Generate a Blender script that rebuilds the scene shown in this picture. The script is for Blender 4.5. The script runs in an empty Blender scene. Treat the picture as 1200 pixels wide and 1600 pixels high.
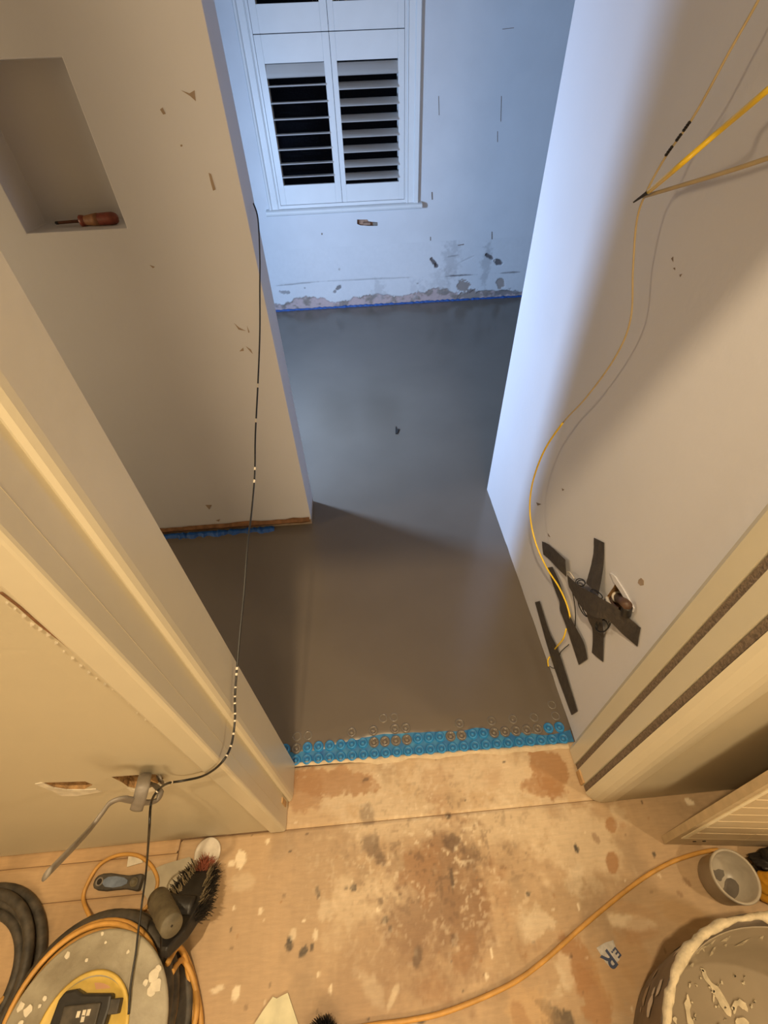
import bpy, bmesh, math, random
import numpy as np
from mathutils import Vector, Matrix

random.seed(7)
NR = np.random.RandomState(11)
SC = bpy.context.scene
COL = SC.collection

# ------------------------------------------------------------------ camera
F = 700.0                      # focal length for a 1200 x 1600 frame
H = 1.36                       # camera height above the floor
_n = np.array([30., 690., F]); _n /= np.linalg.norm(_n)
_d = np.array([-75., -705., F]); _d -= _n * _d.dot(_n); _d /= np.linalg.norm(_d)
_r = np.cross(_n, _d)
RW = np.array([_r, _d, -_n])   # photograph axes (right, down, forward) -> room axes
C0 = np.array([0, 0, H])
cam = bpy.data.cameras.new('camera')
cam.sensor_fit = 'VERTICAL'; cam.sensor_height = 36.0; cam.lens = F / 1600 * 36.0
cam.clip_start = 0.02
camo = bpy.data.objects.new('camera', cam); COL.objects.link(camo)
cx, cy, cz = RW @ np.array([1, 0, 0]), RW @ np.array([0, -1, 0]), RW @ np.array([0, 0, -1])
camo.matrix_world = Matrix(((cx[0], cy[0], cz[0], 0), (cx[1], cy[1], cz[1], 0), (cx[2], cy[2], cz[2], H), (0, 0, 0, 1)))
SC.camera = camo

# ------------------------------------------------------------------ world, lamps, exposure
w = bpy.data.worlds.new('night'); SC.world = w; w.use_nodes = True
w.node_tree.nodes['Background'].inputs[0].default_value = (0.10, 0.12, 0.2, 1)
w.node_tree.nodes['Background'].inputs[1].default_value = 0.02
SC.view_settings.view_transform = 'Standard'; SC.view_settings.look = 'None'
SC.view_settings.exposure = 0.0; SC.view_settings.gamma = 1.0; SC.view_settings.use_curve_mapping = False
WARM = (1.0, 0.76, 0.45)
COOL = (0.43, 0.645, 1.0)
CEIL = 2.62
def area_lamp(name, loc, target, size, power, col):
    L = bpy.data.lights.new(name, 'AREA'); L.shape = 'DISK'; L.size = size; L.energy = power; L.color = col
    o = bpy.data.objects.new(name, L); COL.objects.link(o); o.location = loc
    o.rotation_euler = (Vector(target) - Vector(loc)).to_track_quat('-Z', 'Y').to_euler(); return o
area_lamp('ceiling_downlight', (-0.24, -0.04, CEIL - 0.03), (-0.24, -0.02, 0), 0.06, 36, WARM)
area_lamp('standing_lamp', (0.15, -2.0, 1.95), (-0.05, 1.3, 0.95), 0.85, 34, WARM)
area_lamp('corridor_fill', (-1.95, 0.82, 1.15), (0.5, 0.95, 0.95), 0.35, 8.5, WARM)  # added fill with no visible source, brightens the corridor walls
area_lamp('wall_lamp', (1.7, -0.60, 2.20), (-0.2, 0.1, 0.5), 0.14, 15, WARM)
area_lamp('work_lamp', (-0.84, 1.755, 0.95), (0.45, 2.55, 0.10), 0.17, 48, COOL)

# ------------------------------------------------------------------ helpers
def ray(u, v): return RW @ np.array([u - 600., v - 800., F])
def onz(u, v, z=0.): d = ray(u, v); return C0 + d * ((z - H) / d[2])
def ony(u, v, y): d = ray(u, v); return C0 + d * (y / d[1])
def onx(u, v, x): d = ray(u, v); return C0 + d * (x / d[0])

def tag(o, label=None, cat=None, group=None, kind=None):
    if label: o['label'] = label
    if cat: o['category'] = cat
    if group: o['group'] = group
    if kind: o['kind'] = kind
    return o
def empty(name, loc, label=None, cat=None, group=None, kind=None):
    o = bpy.data.objects.new(name, None); o.empty_display_size = 0.05; COL.objects.link(o)
    o.location = tuple(float(c) for c in loc)
    return tag(o, label, cat, group, kind)
def origin_of(o):
    p = Vector((0, 0, 0))
    while o is not None:
        p += o.location; o = o.parent
    return p
def mesh(name, verts, faces, mat, parent=None, smooth=False):
    off = origin_of(parent) if parent else Vector((0, 0, 0))
    me = bpy.data.meshes.new(name)
    me.from_pydata([(float(v[0]) - off.x, float(v[1]) - off.y, float(v[2]) - off.z) for v in verts], [], faces)
    if mat: me.materials.append(mat)
    bm = bmesh.new(); bm.from_mesh(me); bmesh.ops.recalc_face_normals(bm, faces=bm.faces); bm.to_mesh(me); bm.free()
    if smooth:
        for p in me.polygons: p.use_smooth = True
    o = bpy.data.objects.new(name, me); COL.objects.link(o)
    if parent: o.parent = parent
    return o
def bevel(o, wd=0.003, seg=2):
    m = o.modifiers.new('bevel', 'BEVEL'); m.width = wd; m.segments = seg; m.limit_method = 'ANGLE'; return o
def box_vf(x0, x1, y0, y1, z0, z1):
    v = [(x0, y0, z0), (x1, y0, z0), (x1, y1, z0), (x0, y1, z0), (x0, y0, z1), (x1, y0, z1), (x1, y1, z1), (x0, y1, z1)]
    return v, [(0, 1, 2, 3), (4, 5, 6, 7), (0, 1, 5, 4), (1, 2, 6, 5), (2, 3, 7, 6), (3, 0, 4, 7)]
def box(name, x0, x1, y0, y1, z0, z1, mat, parent=None, bv=0.0):
    v, f = box_vf(x0, x1, y0, y1, z0, z1); o = mesh(name, v, f, mat, parent)
    if bv: bevel(o, bv)
    return o
def join(parts):
    V, Fc = [], []
    for v, f in parts:
        n = len(V); V += list(v); Fc += [tuple(i + n for i in q) for q in f]
    return V, Fc
def prism(pts, z0, z1):
    n = len(pts); V = [(p[0], p[1], z0) for p in pts] + [(p[0], p[1], z1) for p in pts]
    return V, [tuple(range(n)), tuple(range(n, 2 * n))] + [(i, (i + 1) % n, n + (i + 1) % n, n + i) for i in range(n)]
def slab(pts, off):            # closed polygon of 3-D points given thickness along vector off
    n = len(pts); V = [tuple(p) for p in pts] + [tuple(np.array(p) + np.array(off)) for p in pts]
    return V, [tuple(range(n)), tuple(range(n, 2 * n))] + [(i, (i + 1) % n, n + (i + 1) % n, n + i) for i in range(n)]
def smooth_path(pts, n=8):
    P = [np.array(p, float) for p in pts]; out = []
    for i in range(len(P) - 1):
        p0 = P[max(i - 1, 0)]; p1 = P[i]; p2 = P[i + 1]; p3 = P[min(i + 2, len(P) - 1)]
        for k in range(n):
            t = k / n
            out.append(0.5 * (2 * p1 + (p2 - p0) * t + (2 * p0 - 5 * p1 + 4 * p2 - p3) * t * t + (3 * p1 - p0 - 3 * p2 + p3) * t ** 3))
    out.append(P[-1]); return out
def tube_vf(path, r, seg=8, closed=False, flat=1.0, up=None):
    P = [np.array(p, float) for p in path]; n = len(P); V = []
    nrm = None
    for i in range(n):
        if closed: t = P[(i + 1) % n] - P[i - 1]
        else: t = P[min(i + 1, n - 1)] - P[max(i - 1, 0)]
        t = t / (np.linalg.norm(t) + 1e-12)
        if nrm is None:
            a = np.array(up if up is not None else ([0, 0, 1] if abs(t[2]) < 0.9 else [1, 0, 0]), float)
            nrm = a - t * a.dot(t)
        else: nrm = nrm - t * nrm.dot(t)
        nrm /= np.linalg.norm(nrm); b = np.cross(t, nrm)
        rr = r[i] if hasattr(r, '__len__') else r
        for k in range(seg):
            a = 2 * math.pi * k / seg
            V.append(P[i] + rr * (nrm * math.cos(a) * flat + b * math.sin(a)))
    Fc = []
    for i in range(n if closed else n - 1):
        j = (i + 1) % n
        for k in range(seg):
            Fc.append((i * seg + k, i * seg + (k + 1) % seg, j * seg + (k + 1) % seg, j * seg + k))
    if not closed:
        Fc.append(tuple(range(seg))); Fc.append(tuple((n - 1) * seg + k for k in range(seg)))
    return V, Fc
def tube(name, pts, r, mat, parent=None, seg=8, n=8, **kw):
    v, f = tube_vf(smooth_path(pts, n), r, seg, **kw); return mesh(name, v, f, mat, parent, smooth=True)
def ring_pts(c, r, n=48, a0=0, a1=2 * math.pi):
    return [np.array([c[0] + r * math.cos(a0 + (a1 - a0) * k / n), c[1] + r * math.sin(a0 + (a1 - a0) * k / n), c[2]]) for k in range(n)]
def lathe_vf(prof, c=(0, 0, 0), seg=40, axis=None, rfun=None, caps=True):
    V = []
    for (r, z) in prof:
        for k in range(seg):
            a = 2 * math.pi * k / seg; q = rfun(a) if rfun else 1.0
            V.append(np.array([r * q * math.cos(a), r * q * math.sin(a), z]))
    Fc = []
    for i in range(len(prof) - 1):
        for k in range(seg):
            Fc.append((i * seg + k, i * seg + (k + 1) % seg, (i + 1) * seg + (k + 1) % seg, (i + 1) * seg + k))
    if caps and prof[0][0] > 1e-6: Fc.append(tuple(range(seg)))
    if caps and prof[-1][0] > 1e-6: Fc.append(tuple((len(prof) - 1) * seg + k for k in range(seg)))
    if axis is not None:
        q = Vector((0, 0, 1)).rotation_difference(Vector(axis)).to_matrix(); q = np.array(q); V = [q @ v for v in V]
    return [v + np.array(c) for v in V], Fc
def lathe(name, prof, c, mat, parent=None, seg=40, axis=None, rfun=None, caps=True):
    v, f = lathe_vf(prof, c, seg, axis, rfun, caps); return mesh(name, v, f, mat, parent, smooth=True)

# numpy value noise for wear and dirt
_T = NR.rand(256, 256)
def vnoise(x, y):
    xi = np.floor(x).astype(int); yi = np.floor(y).astype(int); fx = x - xi; fy = y - yi
    fx = fx * fx * (3 - 2 * fx); fy = fy * fy * (3 - 2 * fy)
    g = lambda a, b: _T[a % 256, b % 256]
    return (g(xi, yi) * (1 - fx) + g(xi + 1, yi) * fx) * (1 - fy) + (g(xi, yi + 1) * (1 - fx) + g(xi + 1, yi + 1) * fx) * fy
def fbm(x, y, o=4):
    s = 0; a = 0.5; n = 0
    for k in range(o):
        s = s + a * vnoise(x * 2 ** k + 17.3 * k, y * 2 ** k + 5.1 * k); n += a; a *= 0.55
    return s / n
def sst(a, b, x):
    t = np.clip((x - a) / (b - a), 0, 1); return t * t * (3 - 2 * t)

# ------------------------------------------------------------------ materials
def mat(name, col, rough=0.6, metal=0.0, noise=0.08, scale=40.0, bump=0.0, bscale=None, spec=0.5, col2=None, attr=None, coat=0.0, trans=0.0, stretch=None):
    m = bpy.data.materials.new(name); m.use_nodes = True; nt = m.node_tree; N = nt.nodes; Lk = nt.links
    b = N['Principled BSDF']; b.inputs['Roughness'].default_value = rough; b.inputs['Metallic'].default_value = metal
    b.inputs['Specular IOR Level'].default_value = spec; b.inputs['Coat Weight'].default_value = coat
    b.inputs['Transmission Weight'].default_value = trans
    tc = N.new('ShaderNodeTexCoord'); src = tc.outputs['Object']
    if stretch:
        mp = N.new('ShaderNodeMapping'); mp.inputs['Scale'].default_value = stretch; Lk.new(src, mp.inputs[0]); src = mp.outputs[0]
    nz = N.new('ShaderNodeTexNoise'); nz.inputs['Scale'].default_value = scale; nz.inputs['Detail'].default_value = 5
    Lk.new(src, nz.inputs['Vector'])
    rmp = N.new('ShaderNodeValToRGB'); rmp.color_ramp.elements[0].position = 0.3; rmp.color_ramp.elements[1].position = 0.7
    if attr:
        lo, hi = 1 - noise, 1 + noise
        rmp.color_ramp.elements[0].color = (lo, lo, lo, 1); rmp.color_ramp.elements[1].color = (hi, hi, hi, 1)
        at = N.new('ShaderNodeAttribute'); at.attribute_name = attr
        mx = N.new('ShaderNodeMix'); mx.data_type = 'RGBA'; mx.blend_type = 'MULTIPLY'; mx.inputs['Factor'].default_value = 1
        Lk.new(at.outputs['Color'], mx.inputs['A']); Lk.new(rmp.outputs[0], mx.inputs['B']); Lk.new(mx.outputs['Result'], b.inputs['Base Color'])
    else:
        c2 = col2 or tuple(c * (1 + noise) for c in col); c1 = col if col2 else tuple(c * (1 - noise) for c in col)
        rmp.color_ramp.elements[0].color = (*c1, 1); rmp.color_ramp.elements[1].color = (*c2, 1)
        Lk.new(rmp.outputs[0], b.inputs['Base Color'])
    Lk.new(nz.outputs['Fac'], rmp.inputs[0])
    if bump:
        n2 = N.new('ShaderNodeTexNoise'); n2.inputs['Scale'].default_value = bscale or scale * 3; n2.inputs['Detail'].default_value = 4
        Lk.new(src, n2.inputs['Vector'])
        bp = N.new('ShaderNodeBump'); bp.inputs['Strength'].default_value = bump; bp.inputs['Distance'].default_value = 0.004
        Lk.new(n2.outputs['Fac'], bp.inputs['Height']); Lk.new(bp.outputs[0], b.inputs['Normal'])
    return m
M = {}
M['plaster'] = mat('plaster_paint', (0.665, 0.655, 0.69), 0.75, noise=0.03, scale=3, bump=0.12, bscale=60)
M['bluewall'] = mat('white_paint', (0.68, 0.68, 0.70), 0.7, noise=0.04, scale=5, bump=0.15, bscale=40)
M['frontwall'] = mat('cream_paint', (0.53, 0.465, 0.335), 0.55, noise=0.03, scale=4, bump=0.1, bscale=50)
M['gloss'] = mat('gloss_wood_paint', (0.62, 0.56, 0.425), 0.32, noise=0.025, scale=8, bump=0.05, bscale=60)
M['shutter'] = mat('shutter_paint', (0.74, 0.74, 0.74), 0.4, noise=0.02, scale=10)
M['ceiling'] = mat('ceiling_paint', (0.78, 0.76, 0.72), 0.8, noise=0.02, scale=4)
M['ply'] = mat('plywood', (1, 1, 1), 0.55, noise=0.06, scale=30, bump=0.1, bscale=120, attr='col', stretch=(1, 6, 1))
M['subfloor'] = mat('subfloor_edge', (0.16, 0.09, 0.045), 0.8)
M['screed'] = mat('wet_screed', (0.135, 0.110, 0.088), 0.21, noise=0.08, scale=2.5, bump=0.05, bscale=7, spec=0.5)
M['screednub'] = mat('wet_screed_bump', (0.15, 0.13, 0.11), 0.2, noise=0.1)
M['blue'] = mat('blue_plastic', (0.022, 0.20, 0.47), 0.45, noise=0.3, scale=45, bump=0.05)
M['bluedeep'] = mat('blue_strip_plastic', (0.008, 0.075, 0.30), 0.6, noise=0.3, scale=60)
M['bluebase'] = mat('blue_mat_base', (0.010, 0.10, 0.30), 0.5, noise=0.4, scale=40, col2=(0.05, 0.24, 0.42))
M['band'] = mat('damaged_plaster', (1, 1, 1), 0.8, noise=0.02, scale=40, bump=0.1, bscale=120, attr='col')
M['brownplaster'] = mat('bare_brown_plaster', (0.20, 0.095, 0.04), 0.9, noise=0.35, scale=45, bump=0.6, bscale=80)
M['hole'] = mat('hole_lining', (0.38, 0.22, 0.09), 0.9, noise=0.4, scale=60, bump=0.6)
M['dark'] = mat('dark_cavity', (0.03, 0.022, 0.016), 0.9)
M['glass'] = mat('window_glass', (0.5, 0.52, 0.55), 0.02, trans=1.0, noise=0.0, spec=0.1); M['glass'].node_tree.nodes['Principled BSDF'].inputs['IOR'].default_value = 1.06
M['black'] = mat('black_rubber', (0.018, 0.016, 0.015), 0.45, noise=0.3, scale=60)
M['blackdirty'] = mat('dusty_black_rubber', (0.028, 0.024, 0.02), 0.6, noise=0.5, scale=50, col2=(0.085, 0.07, 0.052))
M['wire'] = mat('black_wire_with_paint', (0.012, 0.011, 0.010), 0.4, noise=0.3)
M['paintfleck'] = mat('white_paint_fleck', (0.7, 0.62, 0.5), 0.6)
M['greycable'] = mat('grey_cable_sheath', (0.20, 0.175, 0.15), 0.5, noise=0.12, scale=80)
M['tape'] = mat('black_duct_tape', (0.075, 0.062, 0.052), 0.5, noise=0.3, scale=70, bump=0.3, bscale=150, col2=(0.045, 0.038, 0.034))
M['yellow'] = mat('yellow_cable', (0.86, 0.58, 0.03), 0.35, noise=0.05)
M['paleyellow'] = mat('pale_yellow_cable', (0.50, 0.38, 0.20), 0.5, noise=0.08)
M['tan'] = mat('orange_flex', (0.55, 0.29, 0.07), 0.5, noise=0.2, scale=30)
M['print'] = mat('black_print', (0.02, 0.015, 0.01), 0.6)
M['reelgrey'] = mat('dusty_reel_metal', (0.26, 0.225, 0.165), 0.6, noise=0.3, scale=22, col2=(0.40, 0.36, 0.275), bump=0.4, bscale=60)
M['reelyellow'] = mat('yellow_reel_plastic', (0.62, 0.43, 0.10), 0.5, noise=0.15, scale=30)
M['dust'] = mat('plaster_splash', (0.62, 0.56, 0.45), 0.8, noise=0.15, scale=60)
M['steel'] = mat('dusty_steel', (0.40, 0.36, 0.28), 0.42, metal=0.5, noise=0.1, scale=30)
M['bluehandle'] = mat('blue_grip', (0.15, 0.19, 0.27), 0.5, noise=0.25, scale=80)
M['redbristle'] = mat('red_bristle', (0.36, 0.11, 0.065), 0.7, noise=0.25)
M['whiteplastic'] = mat('white_plastic', (0.72, 0.66, 0.58), 0.4, noise=0.1, scale=60)
M['handle'] = mat('grimy_handle', (0.115, 0.095, 0.06), 0.6, noise=0.3, scale=60, bump=0.2, bscale=140)
M['bucket'] = mat('dirty_bucket', (0.065, 0.048, 0.036), 0.5, noise=0.45, scale=11, col2=(0.17, 0.135, 0.10), bump=0.2, bscale=40)
M['slurry'] = mat('wet_slurry', (0.24, 0.19, 0.13), 0.3, noise=0.12, scale=10, bump=0.1, bscale=30)
M['crust'] = mat('dried_mortar', (0.50, 0.42, 0.29), 0.9, noise=0.25, scale=50, bump=0.8, bscale=90)
M['cup'] = mat('translucent_grey_tub', (0.40, 0.35, 0.28), 0.35, noise=0.12, scale=30)
M['residue'] = mat('grey_residue', (0.13, 0.11, 0.09), 0.7, noise=0.2)
M['tile'] = mat('beige_tile', (0.62, 0.50, 0.33), 0.4, noise=0.06, scale=20)
M['grout'] = mat('pale_grout', (0.80, 0.70, 0.50), 0.8)
M['board'] = mat('board_edge', (0.52, 0.40, 0.25), 0.8, noise=0.1)
M['seal'] = mat('grey_brush_seal', (0.19, 0.14, 0.10), 0.95, noise=0.4, scale=220, bump=0.6, bscale=400)
M['wood'] = mat('bare_wood', (0.50, 0.31, 0.14), 0.7, noise=0.2, scale=40)
M['brownpipe'] = mat('brown_pipe', (0.085, 0.045, 0.028), 0.5, noise=0.2)
M['screwhandle'] = mat('dirty_red_handle', (0.17, 0.035, 0.02), 0.45, noise=0.3, scale=80)
M['screwband'] = mat('dirty_amber_band', (0.24, 0.11, 0.05), 0.6, noise=0.25, scale=90)
M['rust'] = mat('rusty_shaft', (0.13, 0.05, 0.03), 0.5, metal=0.3)
M['paper'] = mat('pale_board_scrap', (0.62, 0.58, 0.40), 0.8, noise=0.1, scale=40)
M['labelwhite'] = mat('label_paper', (0.47, 0.44, 0.41), 0.5, noise=0.2, scale=120)
M['labelblue'] = mat('label_blue_print', (0.035, 0.05, 0.11), 0.5, noise=0.15)
M['yellowbag'] = mat('yellow_packaging', (0.70, 0.34, 0.03), 0.45, noise=0.2, scale=40)
M['chip'] = mat('bare_plaster_chip', (0.36, 0.27, 0.20), 0.9, noise=0.12)
M['chipdark'] = mat('dark_scuff', (0.22, 0.17, 0.14), 0.9, noise=0.2)
M['brick'] = mat('brick_in_hole', (0.36, 0.22, 0.15), 0.9, noise=0.3, scale=60)
M['filler'] = mat('cream_filler', (0.60, 0.47, 0.31), 0.8, noise=0.12, scale=40, bump=0.4)
M['dustybristle'] = mat('dusty_bristle', (0.30, 0.235, 0.14), 0.8)
M['pink'] = mat('faded_pink_label', (0.55, 0.30, 0.17), 0.6)

# wall with holes: a 2-D outline (a, b) mapped to 3-D by fn(a, b, depth)
def holed_wall(name, outer, holes, fn, thick, m, parent=None, hole_depth=0.05, hole_mat=None):
    bm = bmesh.new()
    loops = []
    for lp in [outer] + [h for h in holes]:
        vs = [bm.verts.new(fn(a, b, 0)) for a, b in lp]
        for i in range(len(vs)): bm.edges.new((vs[i], vs[(i + 1) % len(vs)]))
        loops.append(vs)
    bmesh.ops.triangle_fill(bm, use_beauty=True, use_dissolve=False, edges=bm.edges[:])
    back = [bm.verts.new(fn(a, b, thick)) for a, b in outer]; o = loops[0]; n = len(o)
    bm.faces.new(back)
    for i in range(n): bm.faces.new((o[i], o[(i + 1) % n], back[(i + 1) % n], back[i]))
    for h, vs in zip(holes, loops[1:]):
        if hole_depth is None: continue
        inn = [bm.verts.new(fn(a, b, hole_depth)) for a, b in h]
        for i in range(len(vs)):
            f = bm.faces.new((vs[i], vs[(i + 1) % len(vs)], inn[(i + 1) % len(vs)], inn[i])); f.material_index = 1
        f = bm.faces.new(inn); f.material_index = 1
    bmesh.ops.recalc_face_normals(bm, faces=bm.faces)
    me = bpy.data.meshes.new(name); bm.to_mesh(me); bm.free()
    me.materials.append(m); me.materials.append(hole_mat or m)
    ob = bpy.data.objects.new(name, me); COL.objects.link(ob)
    if parent: ob.parent = parent
    else: ob['kind'] = 'structure'
    return ob
def grid_attr(name, xs, ys, zfun, cfun, m, parent=None, mapf=None):
    X, Y = np.meshgrid(xs, ys); Z = zfun(X, Y) if zfun else np.zeros_like(X); Cc = cfun(X, Y)
    nx, ny = len(xs), len(ys)
    off = origin_of(parent) if parent else Vector((0, 0, 0))
    P = np.stack([X, Y, Z], -1).reshape(-1, 3)
    if mapf: P = mapf(P)
    P = P - np.array(off)
    idx = np.arange(nx * ny).reshape(ny, nx)
    q = np.stack([idx[:-1, :-1], idx[:-1, 1:], idx[1:, 1:], idx[1:, :-1]], -1).reshape(-1, 4)
    me = bpy.data.meshes.new(name); me.vertices.add(nx * ny); me.vertices.foreach_set('co', P.astype(np.float32).ravel())
    me.loops.add(q.size); me.loops.foreach_set('vertex_index', q.astype(np.int32).ravel())
    me.polygons.add(len(q)); me.polygons.foreach_set('loop_start', np.arange(0, q.size, 4, dtype=np.int32))
    me.polygons.foreach_set('use_smooth', np.ones(len(q), dtype=bool))
    me.update(calc_edges=True); me.validate()
    if Cc is not None:
        a = me.attributes.new('col', 'FLOAT_COLOR', 'POINT')
        a.data.foreach_set('color', np.concatenate([Cc.reshape(-1, 3), np.ones((nx * ny, 1))], 1).astype(np.float32).ravel())
    me.materials.append(m)
    o = bpy.data.objects.new(name, me); COL.objects.link(o)
    if parent: o.parent = parent
    return o

# ================================================================== STRUCTURE
XR = 0.525          # corridor right wall face
XL = -0.244         # end face of the left partition
YP0, YP1 = 1.300, 1.440   # left partition faces
YB = 3.615          # far wall
YF0, YF1 = 0.245, 0.390   # front wall with the doorway
DOORH = 1.945

# ---- plywood floor of the front room
fl = box('floor', -2.2, 2.3, -2.3, YF0 + 0.14, -0.06, -0.003, M['subfloor']); fl['kind'] = 'structure'
blobs = []
def blob(u, v, rx, ry, ang, col, s, soft=0.35, rag=0.35): p = onz(u, v); blobs.append((p[0], p[1], rx, ry, math.radians(ang), np.array(col), s, soft, rag))
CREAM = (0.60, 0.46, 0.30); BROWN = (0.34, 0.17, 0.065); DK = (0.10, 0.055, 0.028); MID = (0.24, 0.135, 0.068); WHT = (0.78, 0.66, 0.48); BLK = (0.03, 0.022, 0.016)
# pale filler spread over the threshold and the bare patches in it
for a in [(560, 1235, .13, .05), (690, 1215, .13, .045), (790, 1215, .10, .06), (640, 1280, .17, .05), (800, 1285, .16, .06), (600, 1400, .12, .05), (900, 1320, .10, .08)]: blob(a[0], a[1], a[2], a[3], 0, CREAM, .8, .5, .5)
blob(520, 1222, .12, .035, -5, BROWN, .75, .15, .5); blob(475, 1240, .05, .05, 0, BROWN, .6, .2, .4)
blob(858, 1205, .045, .055, 10, BROWN, .85, .12, .4); blob(845, 1228, .05, .022, 0, BROWN, .75, .15, .4)
blob(770, 1215, .03, .03, 0, BROWN, .3, .5, .6); blob(690, 1225, .05, .04, 30, BROWN, .35, .5, .8)
# darker brown patches painted in the middle of the boards
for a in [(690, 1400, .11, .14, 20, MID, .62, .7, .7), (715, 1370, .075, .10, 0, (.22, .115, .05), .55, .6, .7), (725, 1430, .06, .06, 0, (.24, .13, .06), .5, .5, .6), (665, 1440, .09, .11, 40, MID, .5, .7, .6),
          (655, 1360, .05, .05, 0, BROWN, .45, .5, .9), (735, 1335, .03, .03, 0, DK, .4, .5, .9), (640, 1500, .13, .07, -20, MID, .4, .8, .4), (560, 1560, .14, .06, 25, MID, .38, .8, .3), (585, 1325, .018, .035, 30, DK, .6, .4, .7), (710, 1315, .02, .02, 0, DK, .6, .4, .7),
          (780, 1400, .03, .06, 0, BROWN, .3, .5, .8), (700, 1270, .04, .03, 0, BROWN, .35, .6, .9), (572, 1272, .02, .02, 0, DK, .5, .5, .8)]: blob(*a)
# drips and blots
for a in [(955, 1288, .017, .013, 60, BROWN, .85, .1, .15), (957, 1348, .022, .014, 60, BROWN, .9, .1, .15), (973, 1289, .009, .008, 0, BROWN, .5, .2, .2), (931, 1310, .008, .012, 20, MID, .6, .2, .3), (901, 1326, .005, .010, 0, BLK, .9, .2, .2),
          (1073, 1378, .006, .010, 40, MID, .6, .2, .3), (1062, 1396, .005, .008, 40, MID, .6, .2, .3), (1022, 1335, .004, .004, 0, BLK, .8, .2, .3), (1077, 1253, .011, .008, -30, WHT, .85, .1, .2), (825, 1396, .006, .004, 0, BLK, .8, .2, .3), (834, 1472, .004, .004, 0, BLK, .7, .2, .3),
          (452, 1477, .008, .010, 0, BLK, .8, .2, .5), (475, 1486, .011, .008, 30, BLK, .85, .2, .6), (487, 1479, .005, .007, 0, BLK, .8, .2, .5), (453, 1468, .006, .006, 0, BLK, .8, .2, .5), (497, 1395, .006, .012, 10, BLK, .6, .3, .6), (552, 1387, .008, .008, 0, BLK, .8, .2, .4), (541, 1387, .003, .003, 0, BLK, .7, .2, .3),
          (602, 1437, .008, .007, 0, BLK, .6, .3, .5), (610, 1452, .006, .006, 0, BLK, .6, .3, .5), (595, 1408, .006, .008, 0, DK, .6, .3, .6), (652, 1498, .008, .018, -25, BLK, .7, .3, .6), (706, 1372, .006, .02, 0, BLK, .6, .3, .7), (710, 1470, .008, .014, 0, DK, .6, .3, .6),
          (663, 1591, .018, .006, 15, BLK, .85, .2, .5), (700, 1274, .008, .008, 0, BLK, .7, .3, .5), (572, 1218, .012, .005, 20, DK, .7, .3, .7), (681, 1184, .004, .006, 0, DK, .7, .3, .4),
          (376, 1340, .012, .018, 10, WHT, .85, .15, .5), (362, 1349, .008, .007, 0, WHT, .8, .15, .4), (418, 1314, .005, .007, 0, WHT, .8, .2, .4), (365, 1419, .004, .005, 0, WHT, .8, .2, .3), (407, 1424, .006, .006, 0, WHT, .7, .2, .3), (369, 1552, .009, .012, 0, WHT, .8, .2, .4), (338, 1546, .016, .005, 10, WHT, .7, .2, .4), (493, 1461, .006, .010, 0, WHT, .75, .2, .4), (458, 1460, .008, .010, 0, WHT, .5, .3, .4), (517, 1546, .004, .007, 0, WHT, .8, .2, .3), (590, 1422, .004, .004, 0, WHT, .8, .2, .3), (768, 1490, .003, .009, 0, WHT, .8, .2, .3), (760, 1526, .004, .005, 0, WHT, .8, .2, .3), (904, 1417, .003, .006, 0, WHT, .9, .2, .3), (615, 1555, .006, .02, -35, WHT, .4, .4, .5), (380, 1380, .03, .02, 0, WHT, .25, .4, .4), (840, 1445, .03, .02, 0, WHT, .45, .4, .9), (505, 1420, .02, .02, 0, WHT, .3, .5, .8)]: blob(*a)
# wet brown marks beside the bucket
for a in [(900, 1505, .035, .05, 10, BROWN, .8, .15, .45), (925, 1560, .03, .05, 15, BROWN, .8, .15, .45), (960, 1530, .035, .06, 20, (.45, .27, .12), .5, .3, .5), (990, 1500, .04, .04, 0, (.40, .24, .11), .6, .3, .4), (880, 1530, .025, .03, 0, WHT, .45, .4, .9), (870, 1590, .03, .02, -30, BLK, .75, .2, .95), (845, 1570, .02, .006, -30, BLK, .7, .2, .8), (830, 1585, .05, .04, 0, (.62, .40, .2), .5, .4, .4), (985, 1440, .05, .012, -10, WHT, .5, .3, .5), (1000, 1455, .035, .02, 0, BROWN, .35, .4, .6), (812, 1590, .015, .02, 0, BROWN, .5, .3, .7), (985, 1420, .06, .012, -18, (.42, .25, .12), .4, .3, .3), (1070, 1430, .05, .02, -20, (.42, .26, .12), .45, .3, .3)]: blob(*a)
for k in range(70):
    blob(random.uniform(330, 1080), random.uniform(1190, 1600), random.uniform(.0015, .004), random.uniform(.0015, .005), random.uniform(0, 180), random.choice([BLK, DK, WHT, WHT, BROWN]), random.uniform(.4, .85), .3, .4)
for k in range(18):
    blob(random.uniform(500, 980), random.uniform(1180, 1560), random.uniform(.01, .035), random.uniform(.01, .03), random.uniform(0, 180), random.choice([MID, BROWN, CREAM, WHT]), random.uniform(.15, .4), .6, .9)
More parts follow.
